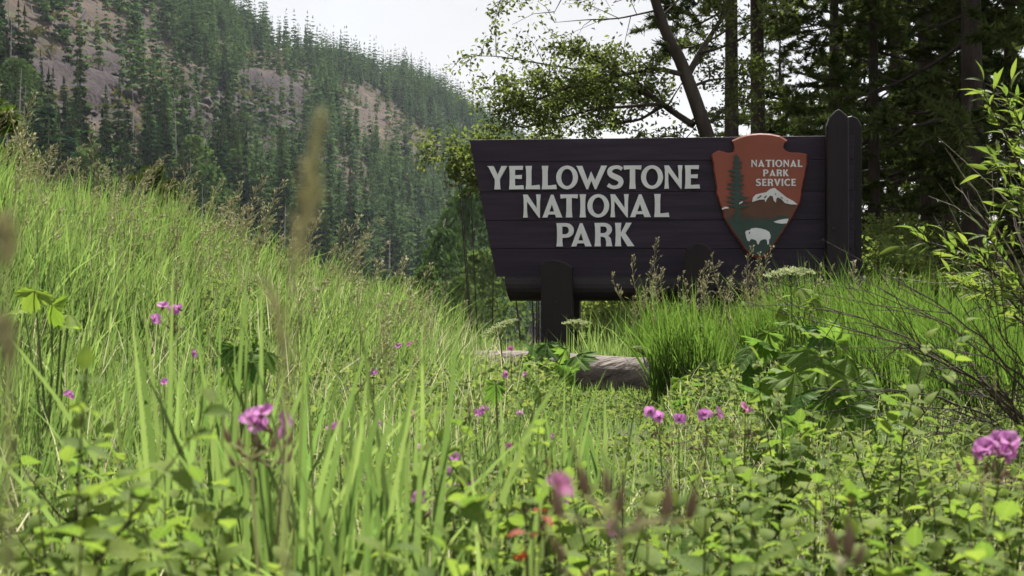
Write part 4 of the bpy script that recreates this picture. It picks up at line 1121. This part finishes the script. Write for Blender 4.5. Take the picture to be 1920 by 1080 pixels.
# ------------------------------------------------------------------ geraniums
def petal_mesh(m, nm):
    mb = MB(); rows = []
    for i in range(5):
        t = i / 4; w = 0.0062 * (0.25 + 1.05 * math.sin(math.pi * (0.12 + 0.66 * t))) * (0.75 if i == 4 else 1)
        y = 0.017 * t; z = 0.006 * math.sin(math.pi * 0.6 * t)
        rows.append([mb.vert((-w, y - (0.0012 if i == 4 else 0), z + w * .25)), mb.vert((0, y, z)), mb.vert((w, y - (0.0012 if i == 4 else 0), z + w * .25))])
    for a, b in zip(rows, rows[1:]): mb.face((a[0], a[1], b[1], b[0])); mb.face((a[1], a[2], b[2], b[1]))
    return mb.mesh(nm, m, True)
PETAL = petal_mesh(M['petal'], "petal"); PETALP = petal_mesh(M['petal_pale'], "petal")
def center_mesh():
    mb = MB(); mb.tube([(0, 0, -.009), (0, 0, -.005), (0, 0, 0), (0, 0, .004), (0, 0, .012)], [.001, .0035, .003, .0015, .0006], 6); return mb.mesh("flower_center", M['pod'], True)
CENTER = center_mesh()
def pod_mb(mb, p, d, L, tipm=1):
    d = d.normalized(); mb.m = 0; mb.tint = random.random()
    mb.tube([p, p + d * L * .06, p + d * L * .25, p + d * L * .42, p + d * L * .55], [L * .03, L * .09, L * .115, L * .07, L * .032], 7, False)
    mb.tube([p + d * L * .55, p + d * L * .88], [L * .03, L * .018], 5, False); mb.m = tipm; mb.tube([p + d * L * .88, p + d * L], [L * .022, L * .012], 5); mb.m = 0
def geranium(px, py, D, flowers, label, pale=False, sc=1.0, pods=4, seed=0, group=None, petals=True):
    """flowers: pixel offsets of every bloom from (px, py)"""
    rg = random.Random(seed); xw = (px - 960) * K * D; base = Vector((xw + rg.uniform(-.04, .04), D + rg.uniform(0, .05), 0)); base.z = hz(base.x, base.y)
    root = empty("wild_geranium", base); tag(root, label, "flower", group)
    fork = P(px, py, D) - base - Vector((0, 0, .045)); st = MB(); st.tint = .5
    st.tube([(0, 0, 0), fork * .5 + Vector((rg.gauss(0, .01), 0, 0)), fork], [.0018, .0015, .0013], 5, False)
    for k, (dx, dy) in enumerate(flowers):
        p = P(px + dx, py + dy, D + rg.uniform(-.02, .02)) - base
        st.tube([fork, fork.lerp(p, .6) + Vector((0, 0, .003)), p - Vector((0, 0, .007))], [.0011, .0009, .0008], 4, False)
        f = link("flower", CENTER, root)
        face = Vector((rg.gauss(0, .45), -rg.uniform(.3, 1.0), rg.uniform(.25, .9))).normalized()
        f.matrix_local = Matrix.Translation(p) @ face.to_track_quat('Z', 'Y').to_matrix().to_4x4() @ Matrix.Scale(sc * .85, 4)
        for q in range(5):
            pt = link("petal", PETALP if pale else PETAL, f)
            pt.matrix_local = Matrix.Rotation(q * 1.2566 + rg.gauss(0, .1), 4, 'Z') @ Matrix.Rotation(rg.uniform(-.25, .35), 4, 'X') @ Matrix.Scale(rg.uniform(.85, 1.15), 4)
    st.build("stem", M['green_stem'], root)
    if pods:
        pm = MB()
        for k in range(pods):
            a = rg.uniform(-1.2, 1.2); d = Vector((math.sin(a), rg.gauss(0, .3), math.cos(a) * .8 + .2)); b = fork + Vector((rg.gauss(0, .02), rg.gauss(0, .01), rg.gauss(0, .012)))
            pm.tint = rg.random(); pm.tube([fork, b], [.0009, .0008], 4, False); pod_mb(pm, b, d, rg.uniform(.016, .028))
        pm.build("seed_pods", [M['pod'], M['pod_tip']], root, True)
geranium(1872, 838, 1.75, [(-22, 2), (0, -10), (22, -8), (10, 14), (-34, 12), (30, 10), (-8, 4)], "large magenta geranium cluster at the right edge above the leafy shrubs", seed=1, pods=5, sc=1.0)
geranium(482, 785, 1.55, [(-12, 4), (8, -8), (14, 18), (-4, 14)], "magenta geranium above dry sepals before the broad grass blades", seed=2, pods=8, sc=.95)
geranium(532, 790, 1.75, [(0, 0), (6, 22)], "lone magenta geranium bloom just right of the larger one by grass blades", seed=3, pods=1, sc=.8)
geranium(325, 582, 3.3, [(-20, -6), (0, 0), (12, -2), (-36, 18)], "pink geranium cluster on the grassy bank at upper left of the meadow", seed=4, pods=6, sc=1.1)
geranium(1237, 783, 2.9, [(0, 0), (-16, -10)], "magenta geranium beside the grass tips, first in the row below the log", seed=5, sc=1.0)
geranium(1273, 788, 2.8, [(0, 0)], "magenta geranium, second in the row below the log", seed=6, sc=1.0)
geranium(1325, 778, 2.7, [(-4, 0), (20, -2)], "double magenta geranium right of the pair below the log", seed=7, sc=1.0)
geranium(1397, 768, 2.6, [(0, 0)], "pale pink geranium bloom left of the tall leafy sprig", True, 1.1, 6, 8)
geranium(1046, 912, 0.78, [(0, 0)], "blurred pink geranium bud at the bottom centre", True, .62, 2, 9)
geranium(836, 884, 2.2, [(0, 0), (16, -26)], "pair of small magenta blooms in the centre of the meadow", seed=10, sc=.8)
geranium(850, 916, 2.0, [(0, 0)], "small magenta bloom low beneath the centre pair", seed=11, sc=.7, pods=1)
small_fl = [(1035, 821, 3, "tiny magenta bloom alone in the meadow, left of the row below the log"), (955, 837, 3, "tiny bloom in the meadow just left of the centre grass tuft"), (787, 842, 2.6, "tiny pale bloom right of the broad blades, one of two side by side"), (760, 838, 2.8, "tiny magenta bloom against the right edge of the broad blades"),
 (706, 791, 3, "tiny bloom seen between the broad blades and the short green spike"), (775, 776, 3.4, "tiny pink bloom in pale grass left of the short green spike"), (892, 775, 3, "tiny magenta bloom beside the short green spike"), (907, 769, 3, "tiny pale bloom just right of the one beside the green spike"),
 (622, 803, 2.2, "tiny pink bloom inside the broad grass blades, lower left of a twin"), (637, 799, 2.4, "tiny pink bloom inside the broad grass blades, right of its twin"), (308, 719, 2.8, "tiny magenta bloom against grass left of the broad blades"), (128, 741, 2.6, "tiny dark bloom at the far left above the shrubs"),
 (362, 664, 3.4, "tiny bloom on the bank below the pink cluster"), (958, 655, 5.2, "tiny pink bloom at the left end of the log"), (985, 703, 5, "tiny pink bloom under the lobed leaves on the log"), (950, 702, 5, "tiny magenta bloom in grass left of the lobed leaves"),
 (975, 776, 3.6, "tiny violet bloom below the log in tall thin grass"), (770, 646, 5, "tiny bloom on the lower bank, right of its pair"), (747, 650, 5, "tiny pale bloom on the lower bank, left of its pair"), (1055, 940, 2, "tiny bloom behind the blurred pink bud"),
 (785, 930, 1.8, "tiny pink bloom low at the foot of the broad blades"), (1142, 992, 1.6, "tiny pink bloom low among the blurred brown pods"), (880, 905, 1.9, "tiny pale bloom right of the centre pair"), (1018, 905, 2.2, "tiny bloom left of the blurred pink bud"), (700, 702, 4, "tiny bloom at the foot of the bank behind the blade tips")]
for i, (px, py, D, lab) in enumerate(small_fl):
    geranium(px, py, D, [(0, 0)], lab, i % 4 == 1, .7 if D < 4 else 1.0, 1, 20 + i, "small geranium blooms in the meadow")

# out-of-focus dry seed heads near the lens
def pod_head(px, py, D, pods, label, seed, foot):
    rg = random.Random(seed); bx = (foot[0] - 960) * K * foot[1]; base = Vector((bx, foot[1], hz(bx, foot[1])))
    root = empty("geranium_seed_head", base); tag(root, label, "seed head", "dry geranium seed heads near the lens")
    fork = P(px, py, D) - base; st = MB(); st.tint = .6
    st.tube([(0, 0, 0), fork * .6 + Vector((0, 0, .02)), fork], [.002, .0016, .0014], 6, False)
    for (dx, dy, ax, L) in pods:
        b = P(px + dx, py + dy, D + rg.uniform(-.015, .015)) - base
        st.tube([fork, fork.lerp(b, .5) + Vector((0, 0, .002)), b], [.0012, .001, .001], 5, False)
        pm = MB(); pm.tint = rg.random(); pod_mb(pm, b, Vector((ax, rg.gauss(0, .15), 1)), L); pm.build("seed_pod", [M['pod'], M['pod_tip']], root, True)
    st.build("stem", M['seed'], root)
pod_head(1160, 1000, .62, [(-110, -30, -.2, .026), (-60, -70, -.25, .026), (0, -35, .1, .024), (90, -30, .05, .028), (130, -25, .2, .028), (-20, -70, -.1, .022), (30, 0, .3, .02)], "blurred cluster of brown beaked seed pods at bottom centre", 1, (1250, .7))
pod_head(1575, 1060, .75, [(-8, -20, -.25, .03), (14, -15, .05, .032), (30, 0, .3, .022)], "pair of upright blurred seed pods with pink tips at bottom right", 2, (1590, .8))
pod_head(470, 860, 1.3, [(-40, -30, -.3, .026), (-20, -10, -.1, .028), (10, -20, 0, .026), (40, -15, .2, .026), (70, -25, .35, .024), (-30, 15, -.5, .022)], "beige dry seed pod cluster under the left magenta bloom", 3, (520, 1.35))
pod_head(1840, 905, 1.7, [(-40, -20, -.3, .026), (-10, -30, 0, .026), (20, -20, .2, .026), (36, -5, .4, .024)], "pale seed pods under the large magenta cluster at right", 4, (1900, 1.75))

def spike_head(pts, radii, D, label, seed, foot, m=None, bristle=1.0):
    """grass spike: stem and a head of overlapping scales along a curve; pts in pixels from tip to neck"""
    rg = random.Random(seed); bx = (foot - 960) * K * D; base = Vector((bx, D, hz(bx, D)))
    root = empty("grass_spike", base); tag(root, label, "grass head", "seed spikes standing above the meadow")
    W3 = [P(a, b, D) - base for a, b in pts]
    st = MB(); st.tint = .5; tk_ = .0005 if D < .6 else .0011; st.tube([(0, 0, 0), W3[-1] * .6, W3[-1]], [tk_, tk_, tk_], 5, False); st.tube(W3[::-1], .0008, 4, False)
    st.build("stem", M['seed'] if D < .6 else M['green_stem'], root)
    hd = MB(); tot = sum((W3[i + 1] - W3[i]).length for i in range(len(W3) - 1))
    n = max(40, int(tot / 0.0011))
    for i in range(n):
        t = i / n * (len(W3) - 1); k = min(len(W3) - 2, int(t)); p = W3[k].lerp(W3[k + 1], t - k); r = radii[k] * (1 - (t - k)) + radii[k + 1] * (t - k)
        ax = (W3[k] - W3[k + 1]).normalized(); o = ax.orthogonal().normalized(); o.rotate(Matrix.Rotation(i * 2.4, 3, ax))
        q = p + o * r * .3; tip = p + o * r * rg.uniform(.7, 1.25) * bristle + ax * r * rg.uniform(.7, 1.6); s = ax.cross(o) * r * .34; hd.tint = rg.random()
        a, b, c, d = hd.vert(q - ax * r * .3), hd.vert((q + tip) / 2 + s), hd.vert(tip), hd.vert((q + tip) / 2 - s); hd.face((a, b, c, d))
        q2 = (q + tip) / 2 + o * r * .25; e = hd.vert(q2); hd.face((a, b, e)); hd.face((b, c, e)); hd.face((c, d, e)); hd.face((d, a, e))
    hd.build("spike", m or M['seed'], root)
spike_head([(604, 205), (596, 245), (585, 300), (582, 350), (574, 395), (560, 440), (553, 500), (545, 520)], [.0012, .0034, .0026, .0046, .005, .0036, .003, .0014], .42, "tall blurred beige grass spike rising close to the lens", 1, 500)
spike_head([(488, 520), (510, 555), (522, 590), (526, 640), (528, 680)], [.0008, .002, .0026, .0024, .001], .45, "second blurred grass spike bending left of the tall one", 2, 520)
spike_head([(4, 405), (10, 430), (12, 465), (8, 505)], [.001, .0045, .005, .002], .42, "thick blurred seed spike at the left edge, upper one", 3, 10)
spike_head([(2, 590), (8, 615), (14, 650), (22, 690)], [.001, .0035, .0042, .0015], .42, "thick blurred seed spike at the left edge, lower one", 4, 30)
spike_head([(880, 740), (879, 752), (880, 768), (881, 780)], [.002, .0042, .0042, .002], 2.2, "short green seed spike in the centre of the meadow", 5, 885)
spike_head([(1865, 700), (1864, 712), (1866, 728), (1867, 736)], [.002, .005, .005, .002], 3.6, "upright seed spike before the bare twigs at right", 6, 1872)
spike_head([(1456, 722), (1455, 735), (1457, 752)], [.002, .004, .002], 3.2, "small seed spike before the dark broad leaves", 7, 1460)
spike_head([(674, 600), (675, 615), (676, 628)], [.002, .0045, .002], 4.0, "brown seed spike on the lower edge of the bank", 8, 678)
spike_head([(236, 530), (237, 542), (238, 556)], [.002, .0045, .002], 4.0, "short seed spike in the middle of the bank grass", 9, 240)
spike_head([(330, 522), (331, 540), (332, 556)], [.002, .005, .002], 4.0, "seed spike above the pink cluster on the bank", 10, 334)
spike_head([(70, 640), (71, 655), (72, 670)], [.001, .003, .001], 2.2, "dark thin spike at the left of the meadow", 11, 74, M['pod'])

# a few red leaves low in the middle
RED = leaf_mesh("red_leaf", 0.03, 0.016, M['red_leaf'], .3, .3, 5)
root = empty("red_leaved_sprig", P(1010, 1100, 1.1)); tag(root, "small sprig of orange red leaves near the bottom centre", "plant")
b0 = root.location.copy(); st = MB(); b0.z = hz(b0.x, b0.y); root.location = b0; rg = random.Random(8)
for (px, py) in ((1012, 968), (1022, 960), (985, 998), (1000, 1005), (975, 1050), (990, 1040)):
    p = P(px, py, 1.1 + rg.uniform(-.03, .03)) - b0; st.tube([(0, 0, 0), p], [.0012, .0008], 4, False)
    o = link("leaf", RED, root); o.matrix_local = orient(p, Vector((rg.gauss(0, 1), -.6, rg.gauss(0, .5))), Vector((0, 0, 1)), rg.gauss(0, .4)) @ Matrix.Scale(.55, 4)
st.build("stem", M['twig'], root)

# ------------------------------------------------------------------ willow bush and bare twigs at the right edge
rg = random.Random(60)
root = empty("willow_bush", (0, 0, 0)); wb = P(2000, 540, 4.5); wb.z = hz(wb.x, wb.y); root.location = wb
tag(root, "yellow green willow bush with narrow leaves at the right edge", "bush")
st = MB()
brs = [([(2000, 640), (1945, 400), (1890, 260), (1842, 172)], .3), ([(2000, 620), (1960, 360), (1915, 230), (1880, 170)], .3), ([(2005, 640), (1950, 420), (1900, 330), (1862, 300)], .5), ([(2005, 600), (1960, 380), (1925, 280), (1905, 215)], .35), ([(2010, 600), (1975, 380), (1945, 260), (1935, 190)], .3), ([(2005, 640), (1950, 480), (1915, 400), (1880, 345)], .55),
       ([(2000, 650), (1900, 530), (1810, 485), (1725, 448)], .62), ([(2000, 660), (1910, 560), (1850, 500), (1800, 470)], .5), ([(2000, 670), (1920, 540), (1880, 480), (1850, 440)], .4), ([(2000, 680), (1900, 590), (1840, 545), (1790, 530)], .35), ([(2000, 690), (1930, 600), (1890, 560), (1860, 540)], .3)]
for pts, t0 in brs:
    D0 = 4.5 + rg.uniform(-.35, .35)
    w3 = [P(a, b, D0 + rg.uniform(-.08, .08)) - wb for a, b in pts]
    w3 = [Vector((rg.gauss(0, .05), rg.gauss(0, .05), 0.0))] + w3
    fine = []
    for i in range(len(w3) - 1):
        for k in range(6): fine.append(w3[i].lerp(w3[i + 1], k / 6))
    fine.append(w3[-1])
    for it in range(3): fine = [fine[0]] + [(fine[i - 1] + fine[i] * 2 + fine[i + 1]) / 4 for i in range(1, len(fine) - 1)] + [fine[-1]]
    st.tube(fine, [.007 * (1 - .88 * i / len(fine)) for i in range(len(fine))], 5, False)
    n = len(fine); start = int(n * (0.3 + 0.35 * t0)); 
    for i in range(start, n):
        for s in range(3):
            ax = (fine[min(n - 1, i + 1)] - fine[max(0, i - 1)]).normalized(); o_ = ax.orthogonal().normalized(); o_.rotate(Matrix.Rotation(rg.random() * 6.28, 3, ax))
            d = ax * rg.uniform(.6, 1.2) + o_ * rg.uniform(.5, 1); b = fine[i].lerp(fine[max(0, i - 1)], rg.random())
            if rg.random() < .45:   # short side twig
                b2 = b + (d.normalized()) * rg.uniform(.03, .09); st.tube([b, b2], [.0015, .001], 4, False); b = b2
            lf = link("leaf", rg.choice(WILLOW_LEAF), root); lf.matrix_local = orient(b, d, Vector((0, 0, 1)), rg.gauss(0, .6)) @ Matrix.Scale(rg.uniform(.6, 1.1), 4)
st.build("branches", M['twig'], root)

def twig_shrub(name, base_px, D, ends, m, label, seed, side=5, r0=.006):
    rg = random.Random(seed); b = P(base_px[0], base_px[1], D); zb = hz(b.x, b.y); base = Vector((b.x, b.y, zb))
    root = empty(name, base); tag(root, label, "shrub")
    for (mid, end) in ends:
        d0 = D + rg.uniform(-.3, .3)
        a = Vector((rg.gauss(0, .05), rg.gauss(0, .05), max(0, b.z - zb) * .3)); p1 = P(mid[0], mid[1], d0) - base; p2 = P(end[0], end[1], d0 + rg.uniform(-.2, .2)) - base
        pts = []
        for k in range(15):
            t = k / 14; pts.append((a * (1 - t) ** 2 + p1 * 2 * t * (1 - t) + p2 * t * t) + Vector((rg.gauss(0, .006), rg.gauss(0, .006), rg.gauss(0, .006))))
        mb = MB(); mb.tube(pts, [r0 * (1 - .85 * k / 14) for k in range(15)], 5, False)
        for s in range(side):
            k = rg.randrange(3, 13); ax = (pts[k + 1] - pts[k]).normalized(); L = rg.uniform(.12, .45); dd = (ax + Vector((rg.gauss(0, .35), rg.gauss(0, .3), rg.gauss(0, .4)))).normalized()
            e = pts[k] + dd * L; mid_ = pts[k].lerp(e, .5) + Vector((0, 0, rg.gauss(0, .02))); mb.tube([pts[k], mid_, e], [r0 * .35, r0 * .25, r0 * .12], 4, False)
            if rg.random() < .6:
                e2 = mid_ + (dd + Vector((rg.gauss(0, .5), 0, rg.gauss(0, .5)))).normalized() * L * .5; mb.tube([mid_, e2], [r0 * .22, r0 * .1], 4, False)
        mb.build("branch", m, root)
twig_shrub("bare_twig_shrub", (2010, 760), 4.0, [((1850, 640), (1470, 555)), ((1860, 660), (1520, 600)), ((1850, 660), (1560, 620)), ((1840, 690), (1640, 640)), ((1850, 720), (1600, 730)), ((1840, 750), (1660, 760)), ((1860, 780), (1720, 800)), ((1900, 600), (1650, 520)), ((1880, 640), (1700, 580)), ((1860, 760), (1760, 830)), ((1900, 680), (1780, 680)), ((1890, 730), (1700, 700)), ((1900, 650), (1830, 560))], M['twig'], "tangle of bare dark twigs sprawling in from the right edge", 3, 8, .005)
twig_shrub("bare_pale_shrub", (2000, 520), 5.2, [((1860, 370), (1780, 290)), ((1870, 420), (1785, 335)), ((1880, 450), (1810, 395)), ((1900, 420), (1870, 340)), ((1900, 400), (1890, 320)), ((1880, 500), (1760, 480))], M['pale_twig'], "pale leafless twigs curving above the willow at right", 4, 3, .005)

# ------------------------------------------------------------------ leafy tree behind the sign
DT = 14.0
tb = P(1345, 540, DT); tb.z = hz(tb.x, tb.y)
tree_o = empty("leafy_tree", tb); tag(tree_o, "leaning broadleaf tree with spreading small leaved branches behind the sign", "tree")
rg = random.Random(90)
def TP(px, py, dd=0.0): return P(px, py, DT + dd) - tb
trunk = MB()
def smooth_path(pts, k=5):
    fine = []
    for i in range(len(pts) - 1):
        for q in range(k): fine.append(pts[i].lerp(pts[i + 1], q / k))
    fine.append(pts[-1])
    for _ in range(2): fine = [fine[0]] + [(fine[i - 1] + fine[i] * 2 + fine[i + 1]) / 4 for i in range(1, len(fine) - 1)] + [fine[-1]]
    return fine
main = smooth_path([Vector((0, 0, -.1)), TP(1338, 290), TP(1305, 190), TP(1275, 110), TP(1248, 60), TP(1228, 0), TP(1218, -60), TP(1180, -140, .4), TP(1140, -230, .6)])
trunk.tube(main, [.085 * (1 - .72 * i / len(main)) for i in range(len(main))], 9, False)
trunk.build("trunk", M['bark'], tree_o, True)
branches = [  # pixels from the trunk outwards, depth offset at the tip, thickness, leafiness
    ([(1283, 140), (1230, 128), (1170, 140), (1100, 150), (1000, 190), (930, 215)], -1.0, .045, 1.2),
    ([(1300, 235), (1255, 205), (1225, 182), (1180, 165), (1110, 170), (1040, 200)], .8, .06, 1.1),
    ([(1225, 182), (1190, 150), (1140, 115), (1090, 95), (1040, 95)], -.5, .035, 1.2),
    ([(1240, 195), (1170, 200), (1110, 205), (1040, 225), (980, 240)], -.9, .035, 1.0),
    ([(1240, 200), (1200, 225), (1140, 235), (1080, 250)], .4, .03, .9),
    ([(1150, 150), (1080, 130), (990, 115), (930, 105), (875, 105)], -.6, .02, .55),
    ([(1100, 160), (1020, 165), (960, 175), (905, 165)], .5, .02, .7),
    ([(1180, 165), (1130, 175), (1060, 180), (1010, 215)], 1.0, .025, 1.2),
    ([(1285, 150), (1312, 100), (1340, 55), (1372, 5), (1400, -60)], .5, .06, .7),
    ([(1312, 100), (1350, 90), (1395, 70), (1430, 40)], -.5, .03, .8),
    ([(1228, 20), (1160, 35), (1100, 37), (1040, 42)], -.4, .018, .06),
    ([(1240, 30), (1262, 10), (1290, -15)], .3, .02, .2),
    ([(1215, -60), (1130, -45), (1050, -25), (975, -10), (930, 5)], -.5, .03, .5),
    ([(1205, -90), (1120, -60), (1060, -15), (1040, 22)], .4, .025, .45),
    ([(1218, -40), (1180, -20), (1150, 5)], .6, .02, .25),
    ([(1320, 240), (1345, 215), (1380, 190), (1420, 180)], .6, .03, .8),
    ([(1330, 280), (1290, 262), (1260, 255), (1200, 262)], .4, .03, .8),
    ([(1290, 165), (1330, 150), (1380, 145), (1420, 120)], .9, .03, .9),
    ([(1180, -140), (1080, -170), (960, -160)], -1, .04, 1.0), ([(1180, -150), (1260, -230), (1330, -300)], 1, .04, 1.0), ([(1140, -230), (1080, -300), (1020, -330)], 0, .04, 1.0),
]
lp = []
for pts, dd, r, leafy in branches:
    n0 = len(pts)
    w3 = smooth_path([TP(a, b, dd * i / (n0 - 1)) for i, (a, b) in enumerate(pts)], 6)
    mb = MB(); n = len(w3); mb.tube(w3, [r * .62 * (1 - .85 * i / n) for i in range(n)], 6, False)
    L = sum((w3[i + 1] - w3[i]).length for i in range(n - 1))
    tw = int(L * 13 * max(.5, leafy))
    for s in range(tw):
        k = rg.randrange(max(1, n // 5), n); p = w3[k]; ax = (w3[min(n - 1, k + 1)] - w3[k - 1]).normalized()
        d = (ax * .7 + Vector((rg.gauss(0, .6), rg.gauss(0, .7), rg.gauss(.12, .5)))).normalized(); l = rg.uniform(.18, .62) * (1.15 - .4 * k / n)
        q = [p, p + d * l * .5 + Vector((0, 0, .03)), p + d * l + Vector((0, 0, -.03))]; mb.tube(q, [r * .14 + .002, .003, .0015], 4, False)
        cnt = int(80 * leafy * rg.uniform(.3, 1.3))
        for c in range(cnt):
            t = rg.random() ** .7; b = q[0].lerp(q[1], t * 2) if t < .5 else q[1].lerp(q[2], t * 2 - 1); lp.append(b + Vector((rg.gauss(0, .055), rg.gauss(0, .055), rg.gauss(-.01, .05))))
    mb.build("branch", M['bark'], tree_o, True)
cr = leaf_cloud("foliage", np.array([tuple(p) for p in lp]), np.full(len(lp), .026), M['tree_leaf'], 91, parent=tree_o, flat=.2); cr['kind'] = 'stuff'
print("tree leaves", len(lp))

def leaf_bush(name, px, py_top, D, wpx, label, m, seed, size=.03, n=2600, group=None, zlo=.3):
    rg = np.random.default_rng(seed); xw = (px - 960) * K * D; zb = hz(xw, D); top = (540 - py_top) * K * D; hgt_ = top - zb; rx = wpx * K * D * .5
    o = empty(name, (xw, D, zb)); tag(o, label, "bush", group)
    nb = 16; cen = np.stack([rg.normal(0, rx * .5, nb), rg.normal(0, rx * .5, nb), hgt_ * rg.uniform(zlo, .94, nb)], 1)
    k = rg.integers(0, nb, n); pts = cen[k] + rg.normal(0, 1, (n, 3)) * np.array([rx * .22, rx * .22, min(hgt_ * .1, rx * .3)])
    pts[:, 2] = np.clip(pts[:, 2], .03, hgt_ * 1.05)
    f = leaf_cloud("foliage", pts, np.full(n, size), m, seed, parent=o, flat=.2); f['kind'] = 'stuff'
    st = MB(); r2 = random.Random(seed)
    for c in (cen if zlo < .8 else cen[:4]): st.tube([(r2.gauss(0, .06), r2.gauss(0, .06), -.05), tuple(c * np.array([.5, .5, .55])), tuple(c)], [.016, .01, .004], 5, False)
    st.build("branches", M['bark'], o)
    return o
leaf_bush("leafy_bush", 915, 208, 15.5, 130, "pale leaved bush showing above the upper left corner of the sign", M['tree_leaf'], 301, .03, 3600, None, .87)
leaf_bush("leafy_bush", 1010, 225, 16.5, 120, "bushy green growth behind the sign's top edge, left half", M['tree_leaf'], 302, .03, 2200, None, .88)
for i, (px, py, D, w, lab) in enumerate(((1150, 545, 13.5, 260, "sunlit bush seen through the gap under the sign board"), (1690, 415, 14.5, 190, "sunlit understory bush right of the tall sign post"), (1770, 425, 17, 170, "pale understory bush in front of the dark trunks"), (1655, 455, 12.5, 150, "low loose bush at the right foot of the sign"), (1860, 470, 13, 220, "low bush behind the willow at right"), (1560, 470, 19, 300, "understory bush hidden mostly by the sign board"), (1790, 520, 10.5, 180, "short bush before the dark pine trunks"))):
    leaf_bush("understory_bush", px, py, D, w, lab, M['cover'], 320 + i, (.03), 4200, "bushes under the pines")

# ------------------------------------------------------------------ pines on the right
def make_pine(seed, hgt_, z_first, rad, tr, needle, nb=70, dens=1.0, name="pine_tree", twigs=12):
    rg = random.Random(seed); root = empty(name); tk = MB()
    lean = Vector((rg.gauss(0, .01), rg.gauss(0, .01), 0))
    tp = [Vector((0, 0, -.2)) + (Vector((0, 0, 1)) + lean) * (hgt_ * i / 8) for i in range(9)]
    tk.tube(tp, [tr * (1.12 if i == 0 else 1) * (1 - .85 * i / 8) for i in range(9)], 10, False)
    nv, nf, ntint = [], [], []
    br = MB()
    for b in range(nb):
        t = (b + rg.random()) / nb; z = z_first + (hgt_ - z_first) * t ** 1.0
        L = rad * ((1 - t) ** .7 * .9 + .08) * rg.uniform(.55, 1.15); a = rg.random() * 6.28
        d = Vector((math.cos(a), math.sin(a), rg.uniform(-.25, .2))); p0 = Vector((lean.x * z, lean.y * z, z)); pts = []
        for k in range(6):
            s = k / 5; pts.append(p0 + d * L * s + Vector((0, 0, -.16 * L * math.sin(s * 2.2) + .12 * L * s * s)))
        br.tube(pts, [max(.006, L * .013) * (1 - .75 * k / 5) for k in range(6)], 5, False)
        for w in range(twigs):
            s = rg.uniform(.25, 1.0); k = min(4, int(s * 5)); p = pts[k].lerp(pts[k + 1], s * 5 - k)
            td = (d * rg.uniform(.3, .9) + Vector((rg.gauss(0, .6), rg.gauss(0, .6), rg.gauss(.05, .3)))).normalized(); tl = rg.uniform(.2, .5) * (.6 + .25 * L)
            br.tube([p, p + td * tl], [.006, .003], 3, False)
            nn = int(17 * dens); tint = rg.random()
            for q in range(nn):
                c = p + td * tl * rg.uniform(.15, 1.05)
                for j in range(5):
                    nd = (td * .8 + Vector((rg.gauss(0, .7), rg.gauss(0, .7), rg.gauss(.1, .6)))).normalized() * rg.uniform(.07, .13)
                    sd = nd.orthogonal().normalized() * .014
                    o = len(nv); nv += [c - sd, c + sd, c + nd]; nf.append((o, o + 1, o + 2)); ntint += [min(1, max(0, tint + rg.gauss(0, .2)))] * 3
    tk.build("trunk", M['dark_bark'], root, True); br.build("branches", M['dark_bark'], root)
    cme = np_mesh("crown", np.array([tuple(v) for v in nv]), np.array(nf), needle, False, {"tint": np.array(ntint)})
    link("crown", cme, root)
    return root
PV = [make_pine(1, 10.0, .9, 2.4, .115, M['needle'], 76), make_pine(2, 11.0, 1.5, 2.6, .125, M['needle'], 60), make_pine(3, 11.0, 3.8, 1.8, .115, M['needle'], 42)]
used = set()
PINES = [(1372, 17.0, 2, .95, 0, "dark straight pine trunk just right of the leaning tree"), (1426, 19.5, 2, 1.15, 1, "rougher pine trunk behind the arrowhead emblem"), (1828, 15.5, 1, 1.15, 2, "thickest dark pine trunk at the right with a level side branch"),
         (1748, 20.0, 1, 1.1, 3, "lighter pine trunk standing left of the thickest trunk"), (1560, 24.0, 0, 1.1, 4, "dark bushy pine behind the tall sign post"), (1668, 26.0, 0, 1.15, 5, "dense dark pine right of the tall sign post"), (1905, 21.0, 0, 1.2, 1.7, "shaded pine behind the willow at the right edge"),
         (1640, 17.5, 0, .8, 3.4, "shorter dense pine filling the gap beside the sign post"), (1780, 28.0, 1, 1.15, 4.4, "farthest pine seen between the two big trunks"), (2010, 17.0, 0, 1.2, 5.3, "pine with only its left boughs in view at the right edge"), (1900, 32.0, 0, 1.2, .6, "distant dark pine at far right"), (1610, 34.0, 0, .75, 2.2, "low distant pine seen just right of the tall sign post"), (1700, 37.0, 0, .7, 3.9, "low distant pine filling the gap left of the thick trunk"), (1790, 35.0, 0, .72, 5.0, "low distant pine directly behind the thickest trunk"), (1850, 38.0, 0, .8, 1.1, "low distant pine between thick trunk and willow"), (1460, 36.0, 0, .8, .3, "low distant pine behind the emblem side of the sign")]
for (px, D, v, sc, rz, lab) in PINES:
    o = PV[v] if v not in used else copy_tree(PV[v]); used.add(v)
    xw = (px - 960) * K * D; o.location = (xw, D, hz(xw, D)); o.rotation_euler = (0, 0, rz); o.scale = (sc,) * 3
    tag(o, lab, "tree", "pines at the right")
yp = make_pine(7, 5.2, .3, 1.15, .07, M['needle_bright'], 60, 1.0, "young_pine", 7)
xw = (-22 - 960) * K * 13.0; zt = (540 - 185) * K * 13.0; yp.location = (xw, 13.0, zt - 5.2); tag(yp, "bright young pine top at the far left edge above the bank", "tree")
ys = make_pine(8, 5.0, .3, .8, .06, M['needle'], 70, .8, "young_spruce", 6)
xw = (283 - 960) * K * 22.0; ys.location = (xw, 22.0, (540 - 312) * K * 22.0 - 5.0); tag(ys, "small dark spruce just behind the bank crest", "tree")

tc_ = {m.name: sum(p.loop_total - 2 for p in m.polygons) for m in bpy.data.meshes}
print("objects", len(bpy.data.objects), "tris", sum(tc_.values()), sorted(((v, k) for k, v in tc_.items()), reverse=True)[:14])
